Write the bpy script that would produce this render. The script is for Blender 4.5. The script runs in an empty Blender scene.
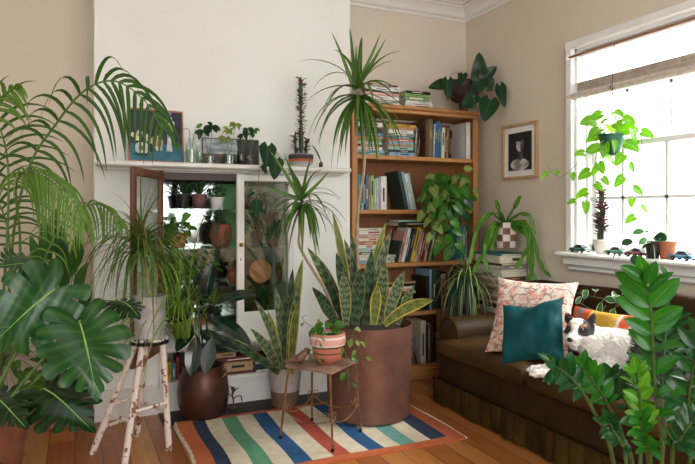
import bpy, bmesh, math, random
from mathutils import Vector, Matrix, noise
PI = math.pi
rnd = random.Random(7)
C = bpy.context.scene.collection
# ---------------------------------------------------------------- camera model (used to take positions off the photograph)
FOC = 607.0; HZ = 213.0; CAMH = 1.3
YAW = math.atan2(272.5, FOC)
FW = Vector((math.sin(YAW), math.cos(YAW), 0)); RT = Vector((math.cos(YAW), -math.sin(YAW), 0))
def ray(px, py=HZ):
    return FW + RT*((px-347.5)/FOC) + Vector((0, 0, (HZ-py)/FOC))
def P(px, py, D):
    v = ray(px, py)*D; v.z += CAMH; return v
def onY(px, py, y):
    r = ray(px, py); return P(px, py, y/r.y)
def onX(px, py, x):
    r = ray(px, py); return P(px, py, x/r.x)
def onZ(px, py, z):
    r = ray(px, py); return P(px, py, (z-CAMH)/r.z)
def V(*a): return Vector(a)
UP = Vector((0, 0, 1))

# ---------------------------------------------------------------- mesh builder
class MB:
    def __init__(s): s.v = []; s.f = []; s.uv = []; s.m = []; s.smooth = True
    def add(s, vs, fs, uvs=None, m=0):
        o = len(s.v); s.v += [Vector(a) for a in vs]
        s.uv += (uvs if uvs else [(0.5, 0.5)]*len(vs))
        for f in fs: s.f.append(tuple(i+o for i in f)); s.m.append(m)
        return s
    def box(s, c, d, rz=0, M=None, m=0, bev=0):
        c = Vector(c); x, y, z = d[0]/2, d[1]/2, d[2]/2
        R = Matrix.Rotation(rz, 3, 'Z') if M is None else M
        if bev:
            b = min(bev, x*.9, y*.9, z*.9)
            pts = []; 
            for zz, e in ((-z, b), (-z+b, 0), (z-b, 0), (z, b)):
                for (sx, sy) in ((-1, -1), (1, -1), (1, 1), (-1, 1)):
                    xx, yy = x-e, y-e
                    bb = b if e == 0 else b*.6
                    if sx*sy > 0: pr = [(sx*xx, sy*(yy-bb)), (sx*(xx-bb), sy*yy)]
                    else: pr = [(sx*(xx-bb), sy*yy), (sx*xx, sy*(yy-bb))]
                    pts += [(p[0], p[1], zz) for p in pr]
            fs = []
            for k in range(3):
                for i in range(8):
                    j = (i+1) % 8; fs.append((k*8+i, k*8+j, k*8+8+j, k*8+8+i))
            fs.append(tuple(reversed(range(8)))); fs.append(tuple(range(24, 32)))
            s.add([c+R@Vector(p) for p in pts], fs, None, m); return s
        pts = [(-x,-y,-z),(x,-y,-z),(x,y,-z),(-x,y,-z),(-x,-y,z),(x,-y,z),(x,y,z),(-x,y,z)]
        s.add([c+R@Vector(p) for p in pts], [(3,2,1,0),(4,5,6,7),(0,1,5,4),(1,2,6,5),(2,3,7,6),(3,0,4,7)],
              [(0,0),(1,0),(1,0),(0,0),(0,1),(1,1),(1,1),(0,1)], m); return s
    def tube(s, pts, r, n=8, m=0, cap=True):
        pts = [Vector(p) for p in pts]; k = len(pts)
        rs = r if isinstance(r, (list, tuple)) else [r]*k
        vs = []; fs = []; uv = []
        a = None
        for i, p in enumerate(pts):
            t = (pts[min(i+1, k-1)]-pts[max(i-1, 0)]).normalized()
            if a is None: a = t.orthogonal().normalized()
            else: a = (a - t*a.dot(t)).normalized()
            b = t.cross(a)
            for j in range(n):
                an = 2*PI*j/n; vs.append(p+(a*math.cos(an)+b*math.sin(an))*rs[i]); uv.append((j/n, i/(k-1)))
        for i in range(k-1):
            for j in range(n):
                j2 = (j+1) % n; fs.append((i*n+j, i*n+j2, (i+1)*n+j2, (i+1)*n+j))
        if cap: fs.append(tuple(reversed(range(n)))); fs.append(tuple(range((k-1)*n, k*n)))
        s.add(vs, fs, uv, m); return s
    def lathe(s, c, prof, n=32, m=0, M=None, cap0=True, cap1=False, sq=0):
        c = Vector(c); vs = []; fs = []; uv = []; k = len(prof)
        for i, (r, z) in enumerate(prof):
            for j in range(n):
                an = 2*PI*j/n; x, y = math.cos(an), math.sin(an)
                if sq:
                    q = (abs(x)**sq+abs(y)**sq)**(-1/sq); x, y = x*q, y*q
                p = Vector((x*r, y*r, z)); vs.append(c+(M@p if M is not None else p)); uv.append((j/n, i/max(1, k-1)))
        for i in range(k-1):
            for j in range(n):
                j2 = (j+1) % n; fs.append((i*n+j, i*n+j2, (i+1)*n+j2, (i+1)*n+j))
        if cap0: fs.append(tuple(reversed(range(n))))
        if cap1: fs.append(tuple(range((k-1)*n, k*n)))
        s.add(vs, fs, uv, m); return s
    def ball(s, c, r, n=12, k=8, m=0, M=None):
        r = (r, r, r) if not isinstance(r, (list, tuple)) else r
        c = Vector(c); vs = []; fs = []; uv = []
        for i in range(k+1):
            th = PI*i/k
            for j in range(n):
                an = 2*PI*j/n; p = Vector((math.sin(th)*math.cos(an)*r[0], math.sin(th)*math.sin(an)*r[1], -math.cos(th)*r[2]))
                vs.append(c+(M@p if M is not None else p)); uv.append((j/n, i/k))
        for i in range(k):
            for j in range(n):
                j2 = (j+1) % n
                if i == 0: fs.append((0*n+j, (i+1)*n+j2, (i+1)*n+j))
                elif i == k-1: fs.append((i*n+j, i*n+j2, (i+1)*n+j))
                else: fs.append((i*n+j, i*n+j2, (i+1)*n+j2, (i+1)*n+j))
        s.add(vs, fs, uv, m); return s
    def grid(s, fn, nu, nv, m=0):
        vs = []; fs = []; uv = []
        for i in range(nv+1):
            for j in range(nu+1):
                vs.append(fn(j/nu, i/nv)); uv.append((j/nu, i/nv))
        w = nu+1
        for i in range(nv):
            for j in range(nu): fs.append((i*w+j, i*w+j+1, (i+1)*w+j+1, (i+1)*w+j))
        s.add(vs, fs, uv, m); return s
    def poly(s, pts, nrm, th, m=0):       # flat outline given as 3-D points, thickened along nrm
        n = len(pts); nrm = Vector(nrm)*th
        vs = [Vector(p) for p in pts]+[Vector(p)+nrm for p in pts]
        fs = [tuple(reversed(range(n))), tuple(range(n, 2*n))]+[(i, (i+1) % n, n+(i+1) % n, n+i) for i in range(n)]
        s.add(vs, fs, None, m); return s

def keep_in(mb, lo, hi, soft=.04):
    """bend foliage away from the surfaces round it: squeeze points softly inside a box"""
    for p in mb.v:
        for k in range(3):
            if hi[k] is not None and p[k] > hi[k]-soft: e = p[k]-(hi[k]-soft); p[k] = hi[k]-soft+soft*(1-math.exp(-e/soft))*.98
            if lo[k] is not None and p[k] < lo[k]+soft: e = lo[k]+soft-p[k]; p[k] = lo[k]+soft-soft*(1-math.exp(-e/soft))*.98
    return mb
def world_loc(o):
    v = Vector((0, 0, 0))
    while o is not None: v += o.location; o = o.parent
    return v
def obj(name, mb, mats, parent=None, smooth=None, at=None, sharp=None):
    me = bpy.data.meshes.new(name)
    org = world_loc(parent) if parent is not None else (Vector(at) if at is not None else Vector((0, 0, 0)))
    me.from_pydata([tuple(v-org) for v in mb.v], [], mb.f)
    uvl = me.uv_layers.new(name='UVMap')
    li = [0]*len(me.loops); me.loops.foreach_get('vertex_index', li)
    flat = []
    for i in li: flat += mb.uv[i]
    uvl.data.foreach_set('uv', flat)
    if not isinstance(mats, (list, tuple)): mats = [mats]
    for m in mats: me.materials.append(m)
    if len(mats) > 1: me.polygons.foreach_set('material_index', mb.m)
    sm = mb.smooth if smooth is None else smooth
    if sm:
        me.polygons.foreach_set('use_smooth', [True]*len(me.polygons))
        if sharp is not None or smooth is None:
            me.set_sharp_from_angle(angle=math.radians(sharp or 40))
    me.update()
    o = bpy.data.objects.new(name, me); C.objects.link(o)
    if parent is not None: o.parent = parent
    else: o.location = org
    return o
def tag(o, label, cat, group=None):
    o['label'] = label; o['category'] = cat
    if group: o['group'] = group
    return o
def thing(name, label, cat, loc=(0, 0, 0), group=None):
    o = bpy.data.objects.new(name, None); C.objects.link(o); o.location = loc; o.empty_display_size = .05
    return tag(o, label, cat, group)
def struct(name, mb, m, parent=None, **k):
    o = obj(name, mb, m, parent, **k)
    if parent is None: o['kind'] = 'structure'
    return o

# ---------------------------------------------------------------- materials
def lin(c):
    if isinstance(c, str): c = tuple(int(c[i:i+2], 16) for i in (0, 2, 4))
    return tuple(((x/255)/12.92 if x/255 <= .04045 else ((x/255+.055)/1.055)**2.4) for x in c)+(1,)
class NT:
    def __init__(s, name):
        s.mat = bpy.data.materials.new(name); s.mat.use_nodes = True; s.t = s.mat.node_tree
        s.n = s.t.nodes; s.l = s.t.links; s.n.clear()
        s.out = s.n.new('ShaderNodeOutputMaterial'); s.b = s.n.new('ShaderNodeBsdfPrincipled')
        s.l.new(s.b.outputs[0], s.out.inputs[0])
    def new(s, t, **k):
        n = s.n.new('ShaderNode'+t)
        for a, b in k.items(): setattr(n, a, b)
        return n
    def link(s, a, b): s.l.new(a, b)
    def val(s, inp, v): 
        if hasattr(v, 'is_output') or isinstance(v, bpy.types.NodeSocket): s.l.new(v, inp)
        else: inp.default_value = v
    def math(s, op, a, b=0, c=0, clamp=False):
        n = s.new('Math', operation=op, use_clamp=clamp); s.val(n.inputs[0], a); s.val(n.inputs[1], b); s.val(n.inputs[2], c); return n.outputs[0]
    def mix(s, f, a, b, mode='MIX'):
        n = s.new('Mix', data_type='RGBA', blend_type=mode); s.val(n.inputs[0], f); s.val(n.inputs[6], a); s.val(n.inputs[7], b); return n.outputs[2]
    def noise(s, vec, scale, detail=3, rough=.5):
        n = s.new('TexNoise'); n.inputs['Scale'].default_value = scale; n.inputs['Detail'].default_value = detail; n.inputs['Roughness'].default_value = rough
        if vec is not None: s.link(vec, n.inputs['Vector'])
        return n.outputs[0]
    def ramp(s, f, stops):
        n = s.new('ValToRGB'); e = n.color_ramp.elements
        while len(e) < len(stops): e.new(.5)
        for i, (p, c) in enumerate(stops): e[i].position = p; e[i].color = c
        s.link(f, n.inputs[0]); return n.outputs[0]
    def obco(s, scale=None, rot=None):
        tc = s.new('TexCoord'); o = tc.outputs['Object']
        if scale or rot:
            mp = s.new('Mapping')
            if scale: mp.inputs['Scale'].default_value = scale
            if rot: mp.inputs['Rotation'].default_value = rot
            s.link(o, mp.inputs[0]); o = mp.outputs[0]
        return o
    def bump(s, h, strength=.2, dist=.01):
        n = s.new('Bump'); n.inputs['Strength'].default_value = strength; n.inputs['Distance'].default_value = dist
        s.link(h, n.inputs['Height']); s.link(n.outputs[0], s.b.inputs['Normal'])
    def set(s, **k):
        for a, b in k.items(): s.val(s.b.inputs[a.replace('_', ' ')], b)
        return s
_pm = {}
def PM(name, c1, c2=None, scale=8, rough=.6, bump=0, bs=None, metal=0, coat=0, stretch=None, detail=4, sheen=0, spec=None, lo=.35, hi=.65, bd=.01):
    if name in _pm: return _pm[name]
    t = NT(name); a = lin(c1); b = lin(c2) if c2 else tuple([x*.86 for x in a[:3]]+[1])
    co = t.obco(stretch)
    f = t.noise(co, scale, detail)
    t.set(Base_Color=t.ramp(f, [(lo, a), (hi, b)]), Roughness=rough, Metallic=metal)
    if coat: t.set(Coat_Weight=coat, Coat_Roughness=.1)
    if sheen: t.set(Sheen_Weight=sheen, Sheen_Roughness=.4)
    if spec is not None: t.b.inputs['Specular IOR Level'].default_value = spec
    if bump: t.bump(t.noise(co, bs or scale*3, 4), bump, bd)
    _pm[name] = t.mat; return t.mat
def GLASS(name, tint='ffffff', rough=0.0, alpha=.14):
    # thin clear glass: mostly see-through with mirror reflections by angle
    t = NT(name); t.n.remove(t.b)
    tr = t.new('BsdfTransparent'); tr.inputs[0].default_value = lin(tint)
    gl = t.new('BsdfGlossy'); gl.inputs['Roughness'].default_value = rough; gl.inputs['Color'].default_value = (1, 1, 1, 1)
    lw = t.new('LayerWeight'); nz = t.noise(t.obco(), 3, 2)
    fr = t.math('ADD', t.math('MULTIPLY', t.math('POWER', lw.outputs['Facing'], 4.5), .9), .04)
    f = t.math('ADD', fr, t.math('MULTIPLY', nz, alpha*.3), clamp=True)
    mx = t.new('MixShader'); t.link(f, mx.inputs[0]); t.link(tr.outputs[0], mx.inputs[1]); t.link(gl.outputs[0], mx.inputs[2])
    t.link(mx.outputs[0], t.out.inputs[0]); return t.mat
LK = .62
def LEAF(name, c, c2=None, rib=None, ribw=.06, edge=None, edgew=.12, bands=None, bandc=None, rough=.35, trans=.25, stripe=None, veins=0, vsh=.18, var=.35, spec=.28, tip=None):
    """leaf skin read off the blade's own u (across) / v (along) coordinates"""
    t = NT(name); dk = lambda h, k=LK: tuple([x*k for x in lin(h)[:3]]+[1]); a = dk(c); b = dk(c2 or c)
    tc = t.new('TexCoord'); uvs = t.new('SeparateXYZ'); t.link(tc.outputs['UV'], uvs.inputs[0])
    u, v = uvs.outputs[0], uvs.outputs[1]
    g = t.new('NewGeometry'); oi = t.new('ObjectInfo')
    rn = t.math('FRACT', t.math('ADD', g.outputs['Random Per Island'], oi.outputs['Random']))
    nz = t.noise(tc.outputs['Object'], 14, 3)
    f = t.math('ADD', t.math('MULTIPLY', rn, .7), t.math('MULTIPLY', nz, .3))
    col = t.mix(f, a, b)
    dist = t.math('MULTIPLY', t.math('ABSOLUTE', t.math('SUBTRACT', u, .5)), 2)   # 0 mid, 1 edge
    if bands:
        # wavy cross bands
        w = t.noise(tc.outputs['UV'], 6, 3)
        bv = t.math('ADD', t.math('MULTIPLY', v, bands), t.math('MULTIPLY', w, 2.2))
        s_ = t.math('SINE', t.math('MULTIPLY', bv, 6.283))
        col = t.mix(t.math('MULTIPLY', t.math('ADD', s_, .3, clamp=True), .8), col, dk(bandc, .7))
    if veins:
        s_ = t.math('SINE', t.math('MULTIPLY', t.math('SUBTRACT', v, t.math('MULTIPLY', dist, vsh)), veins*6.283))
        col = t.mix(t.math('MULTIPLY', t.math('POWER', t.math('ABSOLUTE', s_), 12), .16), col, dk(rib or 'a8c070', .7))
    if stripe:
        col = t.mix(t.math('LESS_THAN', dist, stripe[1]), col, dk(stripe[0], .8))
    if rib: col = t.mix(t.math('LESS_THAN', dist, ribw), col, dk(rib, .75))
    if edge: 
        wob = t.math('MULTIPLY', t.math('SUBTRACT', t.noise(tc.outputs['UV'], 9, 2), .5), .12)
        col = t.mix(t.math('GREATER_THAN', t.math('ADD', dist, wob), 1-edgew), col, dk(edge, .75))
    if tip: col = t.mix(t.math('GREATER_THAN', v, .93), col, lin(tip))
    t.set(Base_Color=col, Roughness=rough); t.b.inputs['Specular IOR Level'].default_value = spec
    if trans:
        tl = t.new('BsdfTranslucent'); 
        br = t.new('HueSaturation'); br.inputs['Saturation'].default_value = 1.1; br.inputs['Value'].default_value = 1.6; t.link(col, br.inputs['Color'])
        t.link(br.outputs[0], tl.inputs[0])
        mx = t.new('MixShader'); mx.inputs[0].default_value = trans
        t.link(t.b.outputs[0], mx.inputs[1]); t.link(tl.outputs[0], mx.inputs[2]); t.link(mx.outputs[0], t.out.inputs[0])
    return t.mat

# ---------------------------------------------------------------- leaves
def prof_grass(v): return min(1, .55+v*4)*(1-v**1.6)**.8 if v < 1 else 0
def prof_ell(v): return max(0, math.sin(PI*min(1, max(0, v))))**.75
def prof_lance(v): return (max(0, math.sin(PI*v**.75)))**.8
def prof_snake(v): return (.5+.5*math.sin(PI*min(v, .62)/.62*.5))*(1-max(0, (v-.55)/.45)**2.2)
def prof_heart(v): return (min(1, (v+.02)/.22)**.5)*(1-v)**.62*1.12 if v < 1 else 0
def prof_zz(v): return max(0, math.sin(PI*v**.85))**.7
def leaf(mb, base, d, L, W, prof=prof_grass, g=0.0, n=None, rows=8, cols=2, fold=.25, lobe=0, wave=0, twist=0, curl=0, ph=0, m=0):
    """one leaf: base point, direction, length, full width; g = gravity droop; n = upward normal of the blade"""
    d = Vector(d).normalized(); base = Vector(base)
    n = Vector(n) if n is not None else UP
    s = d.cross(n)
    if s.length < .05: s = d.cross(Vector((math.cos(ph), math.sin(ph), .1)))
    s.normalize()
    vs = []; uv = []; fs = []; p = base.copy(); ds = L/rows
    for i in range(rows+1):
        v = i/rows
        nn = s.cross(d).normalized()
        sl = Matrix.Rotation(twist*v, 3, d)@s; nl = Matrix.Rotation(twist*v, 3, d)@nn
        w = W/2*prof(v)
        for j in range(cols+1):
            u = j/cols*2-1
            q = p + sl*(u*w) + nl*(fold*abs(u)*w + wave*w*math.sin(v*9+u*2+ph))
            if lobe: q -= d*(lobe*L*abs(u)**1.4*max(0, 1-v*2.2)**1.2)
            vs.append(q); uv.append((j/cols, v))
        d2 = d + Vector((0, 0, -1))*(g*ds/L*1.5)
        if curl: d2 = d2 - nn*(curl/rows)
        d = d2.normalized(); p = p + d*ds
        s = (s - d*s.dot(d)).normalized()
    w_ = cols+1
    for i in range(rows):
        for j in range(cols): fs.append((i*w_+j, i*w_+j+1, (i+1)*w_+j+1, (i+1)*w_+j))
    mb.add(vs, fs, uv, m); return p
def bez(a, b, c, d=None, n=12):
    out = []
    for i in range(n+1):
        t = i/n
        if d is None: out.append(Vector(a)*(1-t)**2+Vector(b)*2*t*(1-t)+Vector(c)*t*t)
        else: out.append(Vector(a)*(1-t)**3+Vector(b)*3*t*(1-t)**2+Vector(c)*3*t*t*(1-t)+Vector(d)*t**3)
    return out
def smooth_path(pts, n=6):
    pts = [Vector(p) for p in pts]; out = []
    for i in range(len(pts)-1):
        p0 = pts[max(i-1, 0)]; p1 = pts[i]; p2 = pts[i+1]; p3 = pts[min(i+2, len(pts)-1)]
        for k in range(n):
            t = k/n
            out.append(.5*((2*p1)+(p2-p0)*t+(2*p0-5*p1+4*p2-p3)*t*t+(3*p1-p0-3*p2+p3)*t**3))
    out.append(pts[-1]); return out
def sph(az, el): return Vector((math.cos(az)*math.cos(el), math.sin(az)*math.cos(el), math.sin(el)))
# ================================================================ THE ROOM
YB, YF, XW, XL, ZC = 4.42, 4.10, 3.12, -1.6, 3.08
BX0, BX1 = .11, 1.86
def wallmat(name, a, b):
    t = NT(name); co = t.obco(); f = t.noise(co, 1.3, 5, .6)
    t.set(Base_Color=t.ramp(f, [(.3, lin(a)), (.7, lin(b))]), Roughness=.85); t.bump(t.noise(co, 60, 4), .12, .004); return t.mat
m_wallr = wallmat('plaster_beige', 'dacebc', 'd4c8b5')
m_wallb = wallmat('plaster_warm', 'dfd4c4', 'd9cdbc')
m_breast = wallmat('plaster_white', 'edeeea', 'e6e7e2')
m_ceil = wallmat('ceiling_paint', 'e8e6e0', 'e2e0da')
m_white = PM('white_gloss_paint', 'e9e8e4', 'dedcd7', 5, .4, .05, 40)
m_winw = PM('window_paint', 'f2f2f0', 'e8e8e6', 5, .45)
def floormat():
    t = NT('floor_boards'); tc = t.new('TexCoord')
    sx = t.new('SeparateXYZ'); t.link(tc.outputs['Object'], sx.inputs[0])
    cb = t.new('CombineXYZ'); t.link(sx.outputs[1], cb.inputs[0]); t.link(sx.outputs[0], cb.inputs[1])
    br = t.new('TexBrick'); br.offset = .37; br.inputs['Scale'].default_value = 1; br.inputs['Mortar Size'].default_value = .0022
    br.inputs['Brick Width'].default_value = 1.9; br.inputs['Row Height'].default_value = .135
    br.inputs['Color1'].default_value = (0, 0, 0, 1); br.inputs['Color2'].default_value = (1, 1, 1, 1); br.inputs['Mortar'].default_value = (.5, .5, .5, 1)
    t.link(cb.outputs[0], br.inputs[0])
    mp = t.new('Mapping'); mp.inputs['Scale'].default_value = (16, 1.2, 1); t.link(tc.outputs['Object'], mp.inputs[0])
    gr = t.noise(mp.outputs[0], 3, 6, .65)
    base = t.ramp(br.outputs[0], [(0, lin('9c5a2c')), (.5, lin('bc773e')), (1, lin('d29452'))])
    col = t.mix(t.math('MULTIPLY', gr, .75), base, lin('5a2c12'))
    col = t.mix(t.math('MULTIPLY', t.math('GREATER_THAN', t.noise(tc.outputs['Object'], 5, 1), .73), .5), col, lin('3c1c0c'))
    col = t.mix(br.outputs[1], col, lin('1c0e06'))
    t.set(Base_Color=col, Roughness=t.math('ADD', t.math('MULTIPLY', gr, .25), .22)); t.bump(t.math('SUBTRACT', gr, br.outputs[1]), .15, .004)
    return t.mat
m_floor = floormat()
fl = MB().box((.76, 1.4, -.05), (4.74+.2, 6.6, .1)); struct('floor', fl, m_floor, smooth=False)
# ceiling and cornice
struct('ceiling', MB().box((.76, 1.4, ZC+.05), (4.94, 6.6, .1)), m_ceil, smooth=False)
def cornice(name, a, b, nrm):
    """moulded strip from a to b (at the wall, ceiling height), nrm points into the room"""
    mb = MB(); prof = [(0, -.12), (.012, -.12), (.014, -.10), (.035, -.088), (.05, -.055), (.075, -.03), (.095, -.024), (.1, -.012), (.13, -.01), (.13, 0)]
    a = Vector(a); b = Vector(b); nrm = Vector(nrm)
    dirn = (b-a).normalized(); vs = []
    for (p, e) in ((a, 0), (b, 0)):
        for (o, z) in prof: vs.append(p+nrm*o+UP*z)
    k = len(prof); mb.add(vs, [(i, i+1, k+i+1, k+i) for i in range(k-1)]); return struct(name, mb, m_ceil, smooth=False)
cornice('trim_1', (BX1, YB, ZC), (XW, YB, ZC), (0, -1, 0))
cornice('trim_2', (XW, YB, ZC), (XW, -1.8, ZC), (-1, 0, 0))
cornice('trim_3', (BX0, YF, ZC), (BX1, YF, ZC), (0, -1, 0))
cornice('trim_4', (XL, YB+.15, ZC), (BX0, YB+.15, ZC), (0, -1, 0))
# walls
struct('wall_back', MB().box(((BX1+XW)/2, YB+.06, ZC/2), (XW-BX1+.1, .12, ZC)), m_wallb, smooth=False)
struct('wall_back_left', MB().box(((XL+BX0)/2, YB+.15+.06, ZC/2), (BX0-XL+.1, .12, ZC)), m_wallb, smooth=False)
struct('wall_left', MB().box((XL-.06, 3.3, ZC/2), (.12, 2.7, ZC)), m_wallb, smooth=False)
# right wall with window opening
WY0, WY1, WZ0, WZ1 = 1.55, 3.155, 1.02, 2.42
WT = .26
mb = MB()
xc = XW+WT/2
mb.box((xc, (WY1+YB+.12)/2, ZC/2), (WT, YB+.12-WY1, ZC))
mb.box((xc, (-1.8+WY0)/2, ZC/2), (WT, WY0+1.8, ZC))
mb.box((xc, (WY0+WY1)/2, WZ0/2), (WT, WY1-WY0, WZ0))
mb.box((xc, (WY0+WY1)/2, (WZ1+ZC)/2), (WT, WY1-WY0, ZC-WZ1))
struct('wall_right', mb, m_wallr, smooth=False)
# chimney breast, with the recess that holds the display cabinet
CX0, CX1, CZ0, CZ1 = .50, 1.40, .17, 1.575
mb = MB(); yb = YB+.15; dy = yb-YF; yc = (yb+YF)/2
mb.box(((BX0+CX0)/2, yc, ZC/2), (CX0-BX0, dy, ZC)); mb.box(((CX1+BX1)/2, yc, ZC/2), (BX1-CX1, dy, ZC))
mb.box(((CX0+CX1)/2, yc, (CZ1+ZC)/2), (CX1-CX0, dy, ZC-CZ1)); mb.box(((CX0+CX1)/2, yc, CZ0/2), (CX1-CX0, dy, CZ0))
mb.box(((CX0+CX1)/2, yb-.04, (CZ0+CZ1)/2), (CX1-CX0, .08, CZ1-CZ0))
struct('wall_chimney', mb, m_breast, smooth=False)
# baseboards
def base_board(name, c, d):
    mb = MB().box(c, d); mb.box((c[0], c[1], c[2]+d[2]/2+.008), (d[0]*.8 if d[0] < .1 else d[0], d[1]*.8 if d[1] < .1 else d[1], .016)); struct(name, mb, m_white, smooth=False)
base_board('baseboard_back', ((XL+BX0)/2, YB+.15-.012, .075), (BX0-XL, .024, .15))
base_board('baseboard_right', (XW-.012, 1.2, .075), (.024, 6.0, .15))
base_board('baseboard_chimney', (.30, YF-.012, .085), (.38, .024, .17))
base_board('baseboard_chimney_right', (1.63, YF-.012, .085), (.46, .024, .17))
# black hearth slab
m_hearth = PM('hearth_slate', '181716', '0d0c0c', 6, .6, .1)
struct('trim_hearth', MB().box((1.17, YF-.155, .005), (1.36, .25, .01), bev=.003), m_hearth)
# window casing, sill, sashes
win = bpy.data.objects.new('window_1', None); C.objects.link(win); win.location = (XW, (WY0+WY1)/2, WZ0); win['kind'] = 'structure'
mb = MB(); cw = .055
mb.box((XW-.012, WY1+cw/2-.005, (WZ0+WZ1)/2+.02), (.045, cw, WZ1-WZ0+.06), bev=.006)
mb.box((XW-.012, WY0-cw/2+.005, (WZ0+WZ1)/2+.02), (.045, cw, WZ1-WZ0+.06), bev=.006)
mb.box((XW-.012, (WY0+WY1)/2, WZ1+cw/2), (.05, WY1-WY0+2*cw, cw), bev=.006)
mb.box((XW+WT/2, WY1-.012, (WZ0+WZ1)/2), (WT, .024, WZ1-WZ0)); mb.box((XW+WT/2, WY0+.012, (WZ0+WZ1)/2), (WT, .024, WZ1-WZ0))
mb.box((XW+WT/2, (WY0+WY1)/2, WZ1-.012), (WT, WY1-WY0, .024))
obj('window_frame', mb, m_winw, win)
mb = MB()
mb.box((XW+.06, (WY0+WY1)/2, WZ0), (.34, WY1-WY0+.16, .028), bev=.008)
mb.box((XW-.025, (WY0+WY1)/2, WZ0-.045), (.05, WY1-WY0+.12, .06), bev=.008)
mb.box((XW-.018, (WY0+WY1)/2, WZ0-.095), (.036, WY1-WY0+.08, .035), bev=.012)
obj('window_sill', mb, m_winw, win)
def sash(name, x, z0, z1, zm, muy, yin):
    mb = MB(); t = .03; s = .045; y0, y1 = WY0+.02, WY1-.02
    mb.box((x, y1-s/2-yin, (z0+z1)/2), (t, s, z1-z0), bev=.004); mb.box((x, y0+s/2, (z0+z1)/2), (t, s, z1-z0), bev=.004)
    mb.box((x, (y0+y1)/2, z0+.03), (t, y1-y0, .05), bev=.004); mb.box((x, (y0+y1)/2, z1-.018), (t+.006, y1-y0, .036), bev=.004)
    for y in muy: mb.box((x, y, (z0+z1)/2), (.02, .02, z1-z0))
    if zm: mb.box((x, (y0+y1)/2, zm), (.02, y1-y0, .02))
    o = obj(name, mb, m_winw, win)
    obj('pane', MB().box((x+.004, (y0+y1)/2, (z0+z1)/2), (.003, y1-y0-.06, z1-z0-.06)), m_pane, o, smooth=False)
m_pane = GLASS('window_glass', 'fbfdfc')
sash('sash', XW+.13, WZ0+.015, 1.765, 1.40, (2.86, 2.54, 2.22, 1.9), .02)
sash('sash', XW+.17, 1.735, WZ1-.02, 2.10, (2.86, 2.54, 2.22, 1.9), 0)
# parting beads down the jamb
mb = MB()
for xx in (XW+.09, XW+.105+.05): mb.box((xx, WY1-.03, (WZ0+WZ1)/2), (.01, .02, WZ1-WZ0-.03))
obj('bead', mb, m_winw, win, smooth=False)

# the side of the room behind the photographer: a wall with a wide window opening
mb = MB(); bx0, bx1, byy = XL-.1, XW+.1, -1.9
ox0, ox1, oz0, oz1 = -1.0, 2.5, .95, 2.75
mb.box(((bx0+ox0)/2, byy, ZC/2), (ox0-bx0, .15, ZC)); mb.box(((bx1+ox1)/2, byy, ZC/2), (bx1-ox1, .15, ZC))
mb.box(((ox0+ox1)/2, byy, oz0/2), (ox1-ox0, .15, oz0)); mb.box(((ox0+ox1)/2, byy, (oz1+ZC)/2), (ox1-ox0, .15, ZC-oz1))
struct('wall_front', mb, m_wallr, smooth=False)
struct('wall_left_front', MB().box((XL-.06, -1.0, ZC/2), (.12, 1.8, ZC)), m_wallb, smooth=False)
# ================================================================ MANTEL, CABINET
m_wood = PM('bookcase_oak', 'b9803f', '9c6530', 3, .45, .12, 30, stretch=(1, 1, 14), lo=.3, hi=.7)
def woodmat(name, a, b, axis, rough=.45):
    t = NT(name); sc_ = [14, 14, 14]; sc_[axis] = 1.2
    co = t.obco(tuple(sc_)); f = t.noise(co, 2.2, 5, .6)
    t.set(Base_Color=t.ramp(f, [(.3, lin(a)), (.72, lin(b))]), Roughness=rough); t.bump(f, .12, .003); return t.mat
m_oakx = woodmat('oak_along_x', 'c8925a', 'a06a38', 0); m_oakz = woodmat('oak_upright', 'c48d55', '9c6636', 2)
m_brownz = woodmat('brown_door_wood', '7c4e36', '5c3524', 2)
m_drawer = woodmat('small_drawer_wood', '8a5a34', '61391d', 0)
m_brass = PM('aged_brass', 'b08a4a', '8a6830', 20, .3, metal=1)
m_iron = PM('dark_iron', '2b2926', '1c1b1a', 20, .5, metal=.8)
m_gglass = GLASS('green_edge_glass', 'e2efe8', 0.02, .1)
ZM = 1.62
mb = MB(); mb.box((.96, YF-.075, ZM-.016), (1.68, .19, .032), bev=.008); mb.box((.96, YF-.05, ZM-.040), (1.62, .09, .016), bev=.008)
tag(obj('mantel_shelf', mb, m_white, None, at=(.96, YF, ZM-.04)), 'white painted mantel shelf across the chimney breast above the display cabinet', 'mantel shelf')

cab = thing('display_cabinet', 'white display cabinet with glass shelves set in the chimney breast, doors open', 'cabinet', ((CX0+CX1)/2, YF, CZ0))
mb = MB(); xm = (CX0+CX1)/2; cy = YF+.10; yb_ = YF+.36
for x in (CX0+.012, CX1-.012): mb.box((x, (YF-.02+yb_)/2, (CZ0+CZ1)/2), (.024, yb_-YF+.02, CZ1-CZ0))
mb.box((xm, (YF-.02+yb_)/2, CZ1-.012), (CX1-CX0, yb_-YF+.02, .024)); mb.box((xm, yb_-.008, (CZ0+CZ1)/2), (CX1-CX0-.02, .016, CZ1-CZ0))
mb.box((xm, (YF-.02+yb_)/2, .405), (CX1-CX0, yb_-YF+.02, .028)); mb.box((xm, (YF-.02+yb_)/2, CZ0+.012), (CX1-CX0, yb_-YF+.02, .024))
mb.box((CX0+.02, YF-.035, .29), (.05, .03, .26), bev=.004)
obj('body', mb, m_white, cab)
t = NT('old_mirror'); t.set(Base_Color=t.ramp(t.noise(t.obco(), 9, 4), [(.3, lin('9aa29e')), (.7, lin('b4bab6'))]), Metallic=1.0, Roughness=.1)
obj('mirror', MB().box((xm, yb_-.019, .995), (CX1-CX0-.06, .005, 1.12)), t.mat, cab, smooth=False)
obj('head_rail', MB().box((xm, YF-.012, CZ1-.035), (CX1-CX0-.04, .03, .05), bev=.004), PM('dark_rail', '4a3428', '33231b', 4, .5), cab)
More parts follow.
